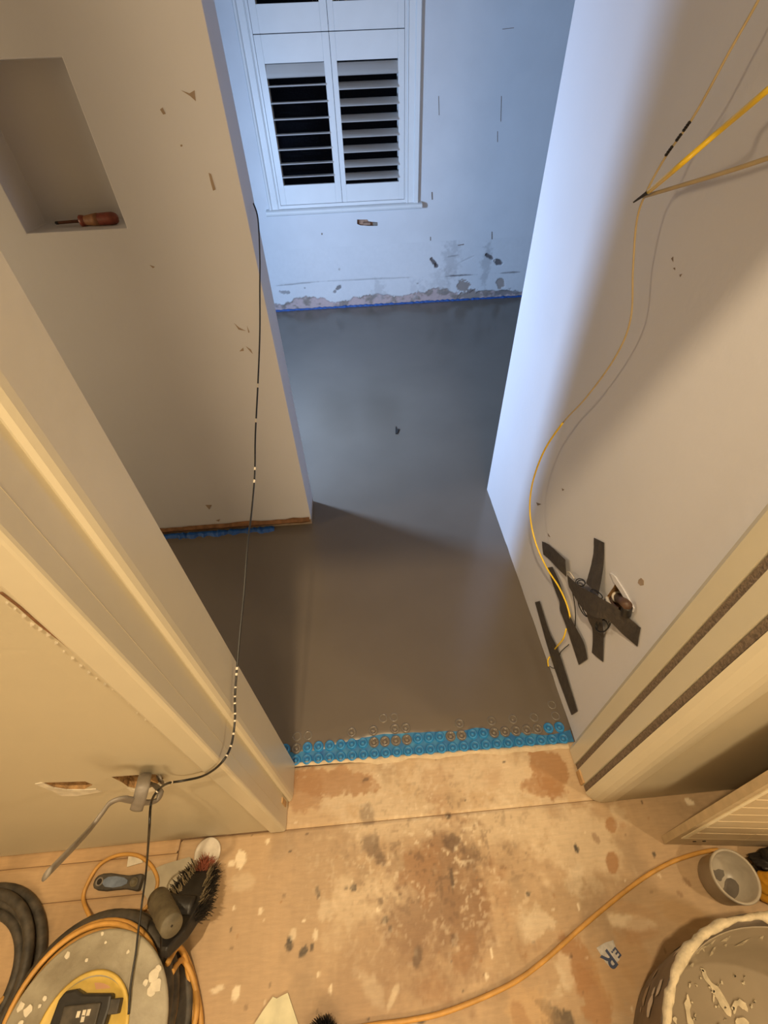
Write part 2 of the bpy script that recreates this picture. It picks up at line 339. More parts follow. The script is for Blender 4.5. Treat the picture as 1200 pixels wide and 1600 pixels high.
def ply_col(seed, tint):
    def f(X, Y):
        base = np.array(tint)[None, None, :] * (1 + 0.10 * (fbm(X * 6 + seed, Y * 6, 4) - .5) + 0.12 * (fbm(X * 90 + seed, Y * 9, 3) - .5))[..., None]
        mott = fbm(X * 14 + 3 * seed, Y * 14 + 9, 5)
        base = base * (1 - 0.16 * sst(.55, .75, mott))[..., None]
        n1 = fbm(X * 32 + 2, Y * 32 + 8, 4) - .5; n2 = fbm(X * 120 + 2, Y * 120 + 8, 3) - .5
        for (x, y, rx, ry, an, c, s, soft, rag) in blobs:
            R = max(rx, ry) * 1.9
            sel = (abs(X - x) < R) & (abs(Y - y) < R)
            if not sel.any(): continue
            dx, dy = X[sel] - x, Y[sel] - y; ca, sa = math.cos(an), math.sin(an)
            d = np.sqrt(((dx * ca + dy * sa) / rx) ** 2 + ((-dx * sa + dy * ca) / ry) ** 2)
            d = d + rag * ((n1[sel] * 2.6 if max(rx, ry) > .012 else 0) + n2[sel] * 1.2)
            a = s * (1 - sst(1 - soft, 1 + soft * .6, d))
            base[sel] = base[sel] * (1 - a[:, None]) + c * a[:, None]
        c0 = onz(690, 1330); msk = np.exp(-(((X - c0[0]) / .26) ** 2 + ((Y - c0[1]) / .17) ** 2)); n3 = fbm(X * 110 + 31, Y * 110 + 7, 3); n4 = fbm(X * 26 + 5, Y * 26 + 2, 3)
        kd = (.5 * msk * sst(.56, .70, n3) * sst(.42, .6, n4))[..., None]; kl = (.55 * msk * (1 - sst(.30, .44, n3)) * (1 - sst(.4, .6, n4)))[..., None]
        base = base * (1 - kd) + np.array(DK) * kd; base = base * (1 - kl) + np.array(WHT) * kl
        return base
    return f
TINT = (0.44, 0.30, 0.172)
def ply(x0, x1, y0, y1, seed, tint=TINT, st=0.004):
    xs = np.linspace(x0, x1, max(2, int((x1 - x0) / st))); ys = np.linspace(y0, y1, max(2, int((y1 - y0) / st)))
    def zf(X, Y): return np.where((X < x0 + 1e-6) | (X > x1 - 1e-6) | (Y < y0 + 1e-6) | (Y > y1 - 1e-6), -0.003, 0.0)
    return grid_attr('plywood_sheet', xs, ys, zf, ply_col(seed, tint), M['ply'], fl)
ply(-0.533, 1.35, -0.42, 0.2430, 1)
ply(-0.29, 0.57, 0.2442, 0.384, 3, (0.51, 0.355, 0.205))
ply(-1.25, -0.536, 0.2185, 0.250, 4, (0.45, 0.29, 0.15))
ply(-1.25, -0.536, 0.1465, 0.217, 5, (0.465, 0.31, 0.17))
ply(-0.935, -0.536, -0.42, 0.145, 6, (0.47, 0.315, 0.175))
ply(-1.25, -0.938, -0.42, 0.145, 7, (0.45, 0.295, 0.16))
ply(-2.2, 2.3, -2.3, -0.423, 8, st=0.06); ply(-2.2, -1.253, -0.42, 0.25, 9, st=0.05); ply(1.353, 2.3, -0.42, 0.25, 10, st=0.05)

# ---- wet levelled screed in corridor and far room (front edge ragged where it runs out over the mat)
xs = np.arange(-2.2, 2.6, 0.02); ts = np.concatenate([np.linspace(0, .12, 30), np.linspace(.125, 1, 90)])
def front_edge(X): return 0.437 + 0.010 * np.sin(X * 9 + 1) + 0.022 * (fbm(X * 11, X * 0 + 3, 3) - .5) - 0.018 * sst(.30, .5, X)
xs2 = np.concatenate([np.arange(-2.2, -.34, .04), np.arange(-.34, .56, .006), np.arange(.56, 2.6, .04)])
def scr_map(P):
    fe = front_edge(P[:, 0]); y = fe + (P[:, 1]) * (YB - 0.005 - fe); z = P[:, 2]
    z = np.where(P[:, 1] <= 0, -0.004, z + 0.0007 * (fbm(P[:, 0] * 5, y * 5, 2) - .5)); return np.stack([P[:, 0], y, z], -1)
sc = grid_attr('floor_corridor', xs2, ts, lambda X, Y: np.where(Y < .012, -.001, .001), lambda X, Y: np.ones((*X.shape, 3)), M['screed'], None, scr_map)
sc['kind'] = 'structure'
box('floor_base', -2.2, 2.6, YF0 + 0.14, YB + 0.1, -0.06, -0.0085, M['subfloor'])['kind'] = 'structure'

# ---- left partition with the niche (end face towards the opening)
def fy(y): return lambda a, b, d: (a, y + d, b)
niche = [(-0.775, 1.088), (-0.537, 1.088), (-0.537, 1.380), (-0.775, 1.380)]
wl = holed_wall('wall_left', [(-2.2, 0.030)] + [(-2.2 + 0.04 * k, 0.032 + 0.010 * random.random()) for k in range(1, 49)] + [(XL, 0.030), (XL, CEIL), (-2.2, CEIL)], [niche], fy(YP0), YP1 - YP0, M['plaster'], hole_depth=0.10)
bevel(wl, 0.004)
# ragged bare strip under it
pts = []; nn = 60
V = []; Fc = []
for k in range(nn + 1):
    x = -2.2 + (XL - 0.006 + 2.2) * k / nn; t = 0.046 + 0.006 * random.random(); b = 0.016 + 0.006 * random.random()
    V += [(x, YP0 - .002 - .003 * random.random(), t), (x, YP0 - .010 - .004 * random.random(), (t + b) / 2), (x, YP0 - .004, b), (x, YP0 + .06, b), (x, YP0 + .06, t)]
    if k:
        for j in range(4): Fc.append(((k - 1) * 5 + j, (k - 1) * 5 + j + 1, k * 5 + j + 1, k * 5 + j))
mesh('baseboard_left', V, Fc, M['brownplaster'])['kind'] = 'structure'
box('wall_left_foot', -2.2, XL - .001, YP0 + .004, YP1 - .001, -0.005, 0.032, M['chip'])['kind'] = 'structure'
def decals(parent, specs, fn, m, name='paint_chip'):
    for poly in specs:
        q = [fn(u, v) for u, v in poly]
        v, f = slab(q, DEC_OFF); mesh(name, v, f, m, parent)
DEC_OFF = (0, -0.0006, 0)
onL = lambda u, v: ony(u, v, YP0 - .0001)
decals(wl, [[(283, 141), (296, 146), (304, 141), (306, 158), (297, 150)], [(250, 171), (254, 168), (259, 178), (255, 179)], [(326, 270), (330, 272), (337, 296), (333, 298), (329, 284)], [(282, 226), (285, 226), (285, 229), (282, 229)], [(321, 789), (331, 789), (327, 796)], [(337, 813), (344, 811), (342, 815)]], onL, M['chip'])
decals(wl, [[(366, 505), (374, 512), (384, 517), (373, 515)], [(374, 549), (380, 543), (381, 548)], [(384, 541), (392, 546), (395, 553), (391, 549)], [(386, 509), (390, 519), (388, 520)], [(234, 414), (242, 417), (239, 419)]], onL, M['chip'], 'scuff')

# ---- right corridor wall with the cut-out round the pipe
def fx(x): return lambda a, b, d: (x + d, a, b)
hp = [onx(820 + u / 5, 820 + v / 5, XR) for u, v in [(718, 440), (690, 490), (640, 560), (650, 610), (700, 655), (770, 690), (850, 668), (835, 610), (790, 535), (752, 470)]]
wr = holed_wall('wall_right', [(0.372, -0.004)] + [(0.372 + 0.04 * k, -0.002 + .006 * random.random()) for k in range(1, 26)] + [(1.432, -0.004), (1.432, CEIL), (0.372, CEIL)], [[(p[1], p[2]) for p in hp]], fx(XR), 0.11, M['plaster'], hole_depth=0.06, hole_mat=M['hole'])
DEC_OFF = (-0.0006, 0, 0)
onR = lambda u, v: onx(u, v, XR - .0001)
decals(wr, [[(998, 906), (1002, 903), (1006, 907), (1006, 914), (1001, 915), (997, 911)]], onR, M['chip'])
decals(wr, [[(1049, 404), (1052, 401), (1052, 409)], [(1052, 419), (1055, 418), (1055, 422)], [(1062, 429), (1066, 428), (1063, 433)], [(838, 785), (846, 788), (840, 790)], [(856, 833), (860, 839), (857, 838)], [(878, 763), (882, 765), (879, 767)]], onR, M['chipdark'], 'scuff')
rag = [onR(u, v) for u, v in [(955, 895), (962, 900), (975, 920), (992, 950), (990, 956), (972, 926), (960, 908)]]
v, f = slab(rag, (-.003, 0, 0)); mesh('torn_plaster_lip', v, f, M['plaster'], wr)

# ---- front wall: left leaf with two slots, right leaf, head over the door
sl1 = [ony(u, v, YF0) for u, v in [(66, 1223), (100, 1222), (133, 1221), (145, 1226), (132, 1233), (105, 1233), (85, 1230)]]
sl2 = [ony(u, v, YF0) for u, v in [(174, 1214), (212, 1211), (243, 1210), (256, 1216), (244, 1226), (215, 1232), (200, 1229), (190, 1222)]]
wf = holed_wall('wall_front_left', [(-2.2, 0.004), (-0.310, 0.004), (-0.310, CEIL), (-2.2, CEIL)], [[(p[0], p[2]) for p in sl1], [(p[0], p[2]) for p in sl2]], fy(YF0), YF1 - YF0, M['frontwall'], hole_depth=0.045, hole_mat=M['hole'])
DEC_OFF = (0, -0.0012, 0)
onF = lambda u, v: ony(u, v, YF0 - .0001)
decals(wf, [[(55, 1224), (66, 1222), (85, 1230), (105, 1233), (132, 1233), (150, 1232), (160, 1236), (120, 1243), (98, 1243), (82, 1235)], [(198, 1230), (215, 1234), (244, 1228), (258, 1220), (266, 1226), (250, 1232), (232, 1238), (205, 1236)]], onF, M['dust'], 'torn_plaster_lip')
# cracked line between plaster and the lining
cr = [(0, 925), (30, 948), (60, 975), (92, 1000), (130, 1032), (170, 1068), (210, 1103), (250, 1139), (300, 1183)]
cv = []
for i, (u, v) in enumerate(cr):
    p = ony(u, v, YF0 - .0003); wd = 0.0014 * (1 - i / len(cr)) + .0007
    cv.append((p + np.array([-wd + .001 * random.random(), 0, 0]), p + np.array([wd, 0, 0])))
V = []; Fc = []
for i, (a, b) in enumerate(cv):
    V += [a, b]
    if i: Fc.append((2 * i - 2, 2 * i - 1, 2 * i + 1, 2 * i))
mesh('plaster_crack', V, Fc, M['brownplaster'], wf)
for k in range(26):
    t = k / 26; u = 10 + t * 330; v = 942 + t * 273 + random.uniform(-2, 5); p = ony(u, v, YF0); s = random.uniform(.002, .005)
    mesh('plaster_flake', *slab([p, p + np.array([s, 0, s * .3]), p + np.array([s * .7, 0, s * 1.2])], (0, -.0015, 0)), M['dust'], wf)
box('wall_front_right', 0.555, 2.3, 0.237, YF1, 0.004, CEIL, M['frontwall'])['kind'] = 'structure'
box('wall_front_head', -0.310, 0.555, YF0, YF1, DOORH + .03, CEIL, M['frontwall'])['kind'] = 'structure'
box('wall_room_right', XR + .109, 2.6, 1.31, 1.432, -0.006, CEIL, M['bluewall'])['kind'] = 'structure'

# ---- door linings
tl = empty('trim_1', (-0.29, .32, 0), kind='structure')
o = box('jamb', -0.312, -0.270, YF0 - 0.006, YF1, 0.002, DOORH + .03, M['gloss'], tl); bevel(o, .006, 3)
pr = [(-0.2705, YF1 + .001), (-0.2705, 0.305), (-0.267, 0.3035), (-0.262, 0.306), (-0.259, 0.312), (-0.258, 0.32), (-0.258, YF1 + .001)]
v, f = prism(pr, 0.002, DOORH); mesh('door_stop', v, f, M['gloss'], tl)
box('paint_joint', -0.2702, -0.2697, 0.266, 0.2664, 0.1, DOORH, M['frontwall'], tl)
box('hinge_packer', -0.271, -0.2675, 0.285, 0.297, 0.035, 0.085, M['wood'], tl)
th = empty('trim_3', (0.12, .32, DOORH), kind='structure')
box('head', -0.27, 0.50, YF0 - .006, YF1, DOORH, DOORH + .03, M['gloss'], th); box('door_stop', -0.258, 0.50, 0.305, YF1, DOORH - .012, DOORH, M['gloss'], th)
tr = empty('trim_2', (0.53, .31, 0), kind='structure')
g1, g2, gd = (0.313, 0.327), (0.262, 0.276), 0.010
XJ = 0.500
pr = [(0.57, 0.380), (XJ + .018, 0.380), (XJ + .004, 0.370), (XJ, 0.362), (XJ, g1[1] + .001), (XJ + gd, g1[1]), (XJ + gd, g1[0]), (XJ, g1[0] - .001), (XJ + .001, g2[1] + .001), (XJ + .002 + gd, g2[1]), (XJ + .002 + gd, g2[0]), (XJ + .003, g2[0] - .001), (XJ + .008, 0.252), (XJ + .018, 0.243), (XJ + .032, 0.237), (XJ + .045, 0.2355), (0.57, 0.2355)]
v, f = prism(pr, 0.003, DOORH + .03); mesh('jamb', v, f, M['gloss'], tr)
box('brush_seal', XJ + .003, XJ + gd + .001, g1[0] + .001, g1[1] - .001, 0.004, DOORH, M['seal'], tr)
box('brush_seal', XJ + .005, XJ + gd + .003, g2[0] + .001, g2[1] - .001, 0.004, DOORH, M['seal'], tr)
box('wood_packer', XJ - .004, XJ + .004, 0.277, 0.309, 0.004, 0.030, M['wood'], tr, .001)

# ---- far wall with window opening and socket cut-out
hb = [ony(u, v, YB) for u, v in [(558, 343), (574, 343), (576, 346), (587, 347), (589, 353), (575, 353), (563, 352), (558, 350)]]
WO = [(-0.445, 0.668), (0.395, 0.668), (0.395, 2.28), (-0.445, 2.28)]
ZB = 0.42
def window_wall():
    # opening goes right through: front, back and reveals
    bm = bmesh.new(); Ls = []
    for lp in ([(-2.2, ZB), (2.6, ZB), (2.6, CEIL), (-2.2, CEIL)], WO, [(p[0], p[2]) for p in hb]):
        vs = [bm.verts.new((a, YB, b)) for a, b in lp]; Ls.append(vs)
        for i in range(len(vs)): bm.edges.new((vs[i], vs[(i + 1) % len(vs)]))
    bmesh.ops.triangle_fill(bm, use_beauty=True, use_dissolve=False, edges=bm.edges[:])
    for vs, dep, mi, cap in ((Ls[1], .16, 0, False), (Ls[2], .03, 1, True)):
        inn = [bm.verts.new((q.co.x, YB + dep, q.co.z)) for q in vs]
        for i in range(len(vs)):
            fc = bm.faces.new((vs[i], vs[(i + 1) % len(vs)], inn[(i + 1) % len(vs)], inn[i])); fc.material_index = mi
        if cap: fc = bm.faces.new(inn); fc.material_index = mi
    me = bpy.data.meshes.new('wall_back'); bm.to_mesh(me); bm.free(); me.materials.append(M['bluewall']); me.materials.append(M['brick'])
    ob = bpy.data.objects.new('wall_back', me); COL.objects.link(ob); ob['kind'] = 'structure'; return ob
wb = window_wall()
pb = ony(572, 349, YB); box('brick_fragment', pb[0] - .02, pb[0] + .03, YB - .002, YB + .03, pb[2] - .012, pb[2] + .004, M['brick'], wb, .003)
pb2 = ony(582, 350, YB); box('metal_back_box', pb2[0] + .005, pb2[0] + .035, YB - .004, YB + .03, pb2[2] - .012, pb2[2] + .010, M['greycable'], wb, .003)
# damaged band along the foot of the far wall
PB = lambda u, v: ony(u, v, YB)
marks = []
def wmark(u, v, rx, rz, ang, col, s, soft=.3, rag=.4, dep=0.): p = PB(u, v); marks.append((p[0], p[2], rx, rz, math.radians(ang), np.array(col), s, soft, rag, dep))
GREY = (0.36, 0.35, 0.36); BARE = (0.33, 0.27, 0.24); DKG = (0.12, 0.10, 0.10); PNK = (0.55, 0.42, 0.42); WW = (0.68, 0.68, 0.70)
wmark(705, 405, .06, .14, 0, GREY, .4, .6, .5); wmark(760, 410, .035, .15, 0, GREY, .5, .5, .4); wmark(690, 440, .09, .08, 0, GREY, .3, .7, .5)
wmark(592, 455, .05, .06, 0, GREY, .35, .5, .6); wmark(650, 450, .05, .06, 0, (.5, .5, .53), .4, .5, .6)
for (u, v, ru, rv, an) in [(678, 410, .045, .013, -48), (682, 416, .020, .016, -30), (765, 401, .034, .012, -28), (779, 410, .034, .016, -28)]: wmark(u, v, ru, rv, an, DKG, .95, .15, .25, .012)
wmark(772, 408, .012, .014, 0, WW, .9, .2, .2, -.002)
wmark(724, 447, .045, .045, 0, BARE, .95, .12, .3, .006); wmark(782, 443, .03, .04, 20, BARE, .9, .12, .3, .006); wmark(738, 462, .08, .035, 0, BARE, .9, .2, .4, .005); wmark(790, 459, .10, .022, 0, (.22, .2, .2), .8, .3, .5, .004)
wmark(529, 449, .018, .014, 30, DKG, .8, .2, .4, .004); wmark(523, 456, .012, .01, 0, DKG, .7, .2, .4, .004); wmark(476, 450, .006, .006, 0, DKG, .7, .3, .3); wmark(530, 421, .008, .010, 0, BARE, .7, .3, .3); wmark(652, 443, .01, .008, 0, DKG, .5, .4, .4); wmark(445, 456, .03, .012, 0, DKG, .6, .3, .6); wmark(735, 455, .02, .012, 0, DKG, .4, .3, .6)
for (u0, v0, u1, v1, s) in [(430, 447, 500, 440, .5), (500, 440, 655, 433, .35), (695, 432, 745, 429, .85), (780, 427, 815, 425, .8), (698, 402, 720, 398, .4), (715, 412, 745, 398, .2)]:
    a, b = PB(u0, v0), PB(u1, v1)
    marks.append(((a[0] + b[0]) / 2, (a[2] + b[2]) / 2, abs(b[0] - a[0]) / 2, .0055, math.atan2(b[2] - a[2], b[0] - a[0]), np.array(DKG), s, .4, .15, .002))
def band_eval(X, Zc):
    base = np.ones((*X.shape, 3)) * np.array((0.68, 0.68, 0.70)) * (1 + .06 * (fbm(X * 5, Zc * 5 + 40, 4) - .5))[..., None]; dep = np.zeros_like(X)
    n1 = fbm(X * 22, Zc * 30 + 7, 4) - .5; n2 = fbm(X * 90, Zc * 90 + 3, 3) - .5
    top = 0.085 + 0.10 * (fbm(X * 7 + 4, X * 0 + 1.7, 3) - .5) + 0.05 * n1 + .02 * n2 + .02 * np.sin(X * 13)
    top = np.where(X > .95, top * .55, top); top = np.where((X < .5) & (X > .05), top * .85, top)
    a = 1 - sst(-.006, .004, Zc - top)
    cl = np.array(BARE)[None, None] * (1 + .9 * n1 + .5 * n2)[..., None]
    pk = sst(.02, .2, n1 + .25 - Zc * 2.2); cl = cl * (1 - pk[..., None] * .8) + np.array(PNK) * pk[..., None] * .8
    base = base * (1 - a[..., None]) + cl * a[..., None]; dep = dep + a * (.006 + .006 * n1)
    for (x, z, rx, rz, an, c, s, soft, rag, dp) in marks:
        ca, sa = math.cos(an), math.sin(an); dx, dz = X - x, Zc - z
        d = np.sqrt(((dx * ca + dz * sa) / rx) ** 2 + ((-dx * sa + dz * ca) / rz) ** 2) + rag * (n1 * 3.2 + n2 * 1.6 + (fbm(X * 45 + 9, Zc * 45, 3) - .5) * 2.5)
        k = 1 - sst(1 - soft, 1 + soft * .5, d); base = base * (1 - s * k[..., None]) + c * (s * k[..., None]); dep = dep + dp * k
    return base, dep
bx = np.concatenate([np.linspace(-2.2, -.66, 30), np.arange(-.65, 1.40, .005), np.linspace(1.41, 2.6, 30)]); bz = np.arange(-0.01, ZB + .001, .005)
bz[-1] = ZB
gb = grid_attr('plaster_band', bx, bz, lambda X, Y: band_eval(X, Y)[1] * (Y < ZB - .02), lambda X, Y: band_eval(X, Y)[0], M['band'], wb, lambda P: np.stack([P[:, 0], YB + P[:, 2], P[:, 1]], -1))
DEC_OFF = (0, -0.0008, 0)
onB = lambda u, v: ony(u, v, YB - .0001)
decals(wb, [[(674, 300), (676, 300), (676.5, 312), (674.5, 312)], [(672, 370), (673.5, 370), (673.5, 376), (672, 376)], [(768, 362), (769.5, 362), (769.5, 374), (768, 374)], [(502, 364), (504, 364), (504, 367), (502, 367)], [(685, 150), (686, 150), (686.6, 180), (685.6, 180)], [(777, 205), (778, 205), (778, 222), (777, 222)], [(785, 45), (803, 43), (803, 44), (785, 46)], [(715, 383), (725, 381), (725, 382.5), (716, 384)], [(783, 150), (784, 150), (783, 190), (782, 190)]], onB, M['chipdark'], 'scuff')
box('wall_far_left', -2.3, -2.2, YF1, YB, -.006, CEIL, M['bluewall'])['kind'] = 'structure'
box('wall_far_right', 2.6, 2.7, 1.3, YB, -.006, CEIL, M['bluewall'])['kind'] = 'structure'
box('ceiling', -2.3, 2.7, -2.4, YB + .16, CEIL, CEIL + .1, M['ceiling'])['kind'] = 'structure'
box('wall_rear', -2.3, 2.4, -2.4, -2.3, 0, CEIL, M['frontwall'])['kind'] = 'structure'
box('wall_side_left', -2.3, -2.2, -2.3, YF0, 0, CEIL, M['frontwall'])['kind'] = 'structure'
box('wall_side_right', 2.3, 2.4, -2.3, .39, 0, CEIL, M['frontwall'])['kind'] = 'structure'

# ---- window: architrave, sill, pane, four shutter panels with louvres
wi = empty('window_1', (-0.02, YB, 0.65), kind='structure')
for (x0, x1) in ((-0.520, -0.452), (0.402, 0.484)):
    s = 1 if x0 > 0 else -1; xi, xo = (x0, x1) if s > 0 else (x1, x0)
    pr = [(xi, YB), (xi, YB - .020), (xi + s * .008, YB - .026), (xi + s * .012, YB - .020), (xi + s * .045, YB - .022), (xi + s * .052, YB - .032), (xo - s * .006, YB - .034), (xo, YB - .026), (xo, YB)]
    v, f = prism(pr, .664, 2.36); mesh('architrave', v, f, M['shutter'], wi)
box('architrave_head', -0.52, 0.484, YB - .034, YB, 2.29, 2.36, M['shutter'], wi, .004)
v, f = [], []
pr = [(YB, .636), (YB - .052, .636), (YB - .060, .640), (YB - .064, .650), (YB - .060, .660), (YB - .052, .665), (YB, .668)]
n = len(pr); V = [(-.540, a, b) for a, b in pr] + [(.505, a, b) for a, b in pr]
mesh('sill', V, [tuple(range(n)), tuple(range(n, 2 * n))] + [(i, (i + 1) % n, n + (i + 1) % n, n + i) for i in range(n)], M['shutter'], wi)
box('pane', -.445, .395, YB + .10, YB + .104, .668, 2.28, M['glass'], wi)
v, f = join([box_vf(-.445, -.405, YB + .085, YB + .12, .668, 2.28), box_vf(.355, .395, YB + .085, YB + .12, .668, 2.28), box_vf(-.405, .355, YB + .085, YB + .12, .668, .73), box_vf(-.405, .355, YB + .085, YB + .12, 1.46, 1.50), box_vf(-.405, .355, YB + .085, YB + .12, 2.23, 2.28)])
mesh('sash', v, f, M['shutter'], wi)
v, f = join([box_vf(-.452, -.440, YB - .022, YB + .03, .668, 2.28), box_vf(.390, .402, YB - .022, YB + .03, .668, 2.28), box_vf(-.440, .390, YB - .02, YB + .03, .668, .686), box_vf(-.440, .390, YB - .02, YB + .03, 2.262, 2.28)])
mesh('shutter_frame', v, f, M['shutter'], wi)
def louvre_data(L):
    V = []; Fc = []; n = 10
    for x in (0, L):
        for k in range(n):
            a = 2 * math.pi * k / n; V.append((x, .032 * math.cos(a), .0052 * math.sin(a)))
    for k in range(n): Fc.append((k, (k + 1) % n, n + (k + 1) % n, n + k))
    Fc += [tuple(range(n)), tuple(range(n, 2 * n))]
    me = bpy.data.meshes.new('louvre'); me.from_pydata(V, [], Fc); me.materials.append(M['shutter'])
    for p in me.polygons: p.use_smooth = len(p.vertices) == 4
    return me
YS = YB - .006
def shutter(x0, x1, z0, z1, ox0, ox1, oz0, oz1, zs, tilt):
    p = empty('shutter_panel', (x0, YS, z0)); p.parent = wi; p.location = Vector((x0, YS, z0)) - Vector(wi.location)
    t0, t1 = YS - .013, YS + .013
    for nm, a in (('stile', (x0, ox0, z0, z1)), ('stile', (ox1, x1, z0, z1)), ('rail', (ox0, ox1, z0, oz0)), ('rail', (ox0, ox1, oz1, z1))):
        o = box(nm, a[0], a[1], t0, t1, a[2], a[3], M['shutter'], p); bevel(o, .0015, 1)
    me = louvre_data(ox1 - ox0)
    for i, z in enumerate(zs):
        lo = bpy.data.objects.new('louvre', me); COL.objects.link(lo); lo.parent = p
        tt = tilt[i] if hasattr(tilt, '__len__') else tilt
        lo.location = Vector((ox0, YS, z)) - Vector((x0, YS, z0)); lo.rotation_euler = (math.radians(tt), 0, 0)
zl = [1.325, 1.262, 1.190, 1.118, 1.047, .976, .905, .838]
zr = [1.322, 1.252, 1.180, 1.108, 1.036, .963, .890, .824]
shutter(-.4385, -.0285, .688, 1.468, -.400, -.068, .795, 1.355, zl, [70] + [0] * 7)
shutter(-.0265, .3885, .688, 1.468, .005, .352, .785, 1.355, zr, [62] + [31] * 7)
zu = [1.612 + .0715 * k for k in range(8)]
shutter(-.4385, -.0285, 1.471, 2.260, -.400, -.068, 1.578, 2.17, zu, 0)
shutter(-.0265, .3885, 1.471, 2.260, .005, .352, 1.578, 2.17, zu, 5)

# ================================================================== OBJECTS
# ---- studded heating mat showing along the threshold
mt = empty('heating_mat', (0.11, .40, -.008), 'blue studded underfloor heating mat showing along the doorway edge of the wet screed', 'mat')
base = [(-.55, .392)] + [(-.55 + 0.0439 * k, .392 - .0004 * k + random.uniform(-.0015, .0015)) for k in range(1, 25)] + [(.523, .378)]
v, f = prism(base + [(.523, .52), (-.55, .52)], -.008, -.0035); mesh('base_sheet', v, f, M['bluebase'], mt)
def nub_data(name, m, h, r=.0135):
    v, f = lathe_vf([(r + .0012, 0), (r, h * .7), (r - .0015, h), (r - .0045, h), (r - .006, h * .45), (r - .0085, h * .4), (r - .0095, h * .75), (.0, h * .75)], seg=14)
    me = bpy.data.meshes.new(name); me.from_pydata([tuple(q) for q in v], [], f); me.materials.append(m); me.materials.append(M['bluebase'] if m is M['blue'] else M['screed'])
    for i, p in enumerate(me.polygons):
        p.use_smooth = True; p.material_index = 1 if 3 * 14 <= i < 6 * 14 else 0
    return me
nd = nub_data('nub', M['blue'], .0085); nc = nub_data('covered_nub', M['screednub'], .0058)
pitch = (onz(880, 1152)[0] - onz(462, 1187)[0]) / 24
A0, A1 = onz(462, 1188), onz(880, 1154)
shown2 = set([1, 2, 3, 4, 5, 6, 11, 12, 13, 16, 17, 23, 24]); ghost3 = {0, 1, 5, 7, 9, 10, 15, 18, 20, 22, 24}; ghost4 = {8, 9, 24}
for r in range(4):
    for k in range(-4, 25):
        t = k / 24; x = A0[0] + (A1[0] - A0[0]) * t; y = A0[1] + (A1[1] - A0[1]) * t + r * pitch
        if r == 0: me, nm = nd, 'nub'
        elif r == 1 and (k in shown2 or k < 0): me, nm = nd, 'nub'
        elif r == 1 or (r == 2 and k in ghost3) or (r == 3 and k in ghost4): me, nm = nc, 'covered_nub'
        else: continue
        o = bpy.data.objects.new(nm, me); COL.objects.link(o); o.parent = mt
        o.location = Vector((x, y, -.0038)) - Vector(mt.location)
V = []; Fc = []; nk = 90
for k in range(nk + 1):
    x = -.272 + .774 * k / nk; y1 = .3915 - .0155 * (x + .27) / .79 + .003 + .006 * fbm(np.array([x * 30.]), np.array([2.]), 3)[0]; y0 = y1 - .010 - .022 * max(0, fbm(np.array([x * 14.]), np.array([9.]), 3)[0] - .3)
    V += [(x, y0, .0004), (x, (y0 + y1) / 2, .0022), (x, y1, .0012), (x, y1, -.006)]
    if k:
        for j in range(3): Fc.append(((k - 1) * 4 + j, (k - 1) * 4 + j + 1, k * 4 + j + 1, k * 4 + j))
mesh('filler_smear', V, Fc, M['filler'], fl, True)
def ragged_strip(name, x0, x1, y, dirn, hgt, wid, m, label, cat, step=.012):
    V = []; Fc = []; n = int((x1 - x0) / step)
    for k in range(n + 1):
        x = x0 + (x1 - x0) * k / n; h = hgt * random.uniform(.55, 1.0) * (1.0 if k % 2 else .75); q = wid * random.uniform(.6, 1.1)
        V += [(x, y, -.004), (x, y, h), (x, y - q * .5, h * .95), (x, y - q, .0005), (x, y - q, -.004)]
        if k:
            for j in range(4): Fc.append(((k - 1) * 5 + j, (k - 1) * 5 + j + 1, k * 5 + j + 1, k * 5 + j))
    return tag(mesh(name, V, Fc, m), label, cat)
ragged_strip('mat_edge', -1.6, -.40, YP0 - .003, 1, .014, .028, M['bluedeep'], 'ragged blue mat edge under the wall with the niche', 'mat')
ragged_strip('edge_strip', -2.1, 2.5, YB - .001, 1, .016, .014, M['bluedeep'], 'thin blue edging strip along the foot of the far window wall', 'strip', .02)

# ---- screwdriver lying in the niche
s0, s1 = ony(84, 346, YP0 + .045), ony(186, 341, YP0 + .045)
zz = 1.088; a = np.array([s0[0], YP0 + .05, zz + .0085]); b = np.array([s1[0], YP0 + .04, zz + .0145]); ax = (b - a) / np.linalg.norm(b - a); Ln = np.linalg.norm(b - a)
sd = empty('screwdriver', (a + b) / 2 - np.array([0, 0, .012]), 'grimy red screwdriver lying on the ledge of the wall niche', 'screwdriver')
lathe('shaft', [(.0022, 0), (.0034, .006), (.0034, Ln * .42)], a, M['rust'], sd, 14, ax)
lathe('tip', [(.0008, 0), (.0038, .003), (.0036, .010)], a - ax * .002, M['black'], sd, 12, ax)
lathe('handle', [(.007, Ln * .40), (.013, Ln * .41), (.0125, Ln * .45), (.010, Ln * .50), (.0125, Ln * .62), (.0135, Ln * .72), (.0138, Ln * .86), (.0135, Ln * .93), (.010, Ln * .98), (0, Ln)], a, M['screwhandle'], sd, 10, ax)
lathe('grip_band', [(.0105, Ln * .46), (.0108, Ln * .50), (.0132, Ln * .62), (.0139, Ln * .70), (.0110, Ln * .71)], a, M['screwband'], sd, 10, ax)

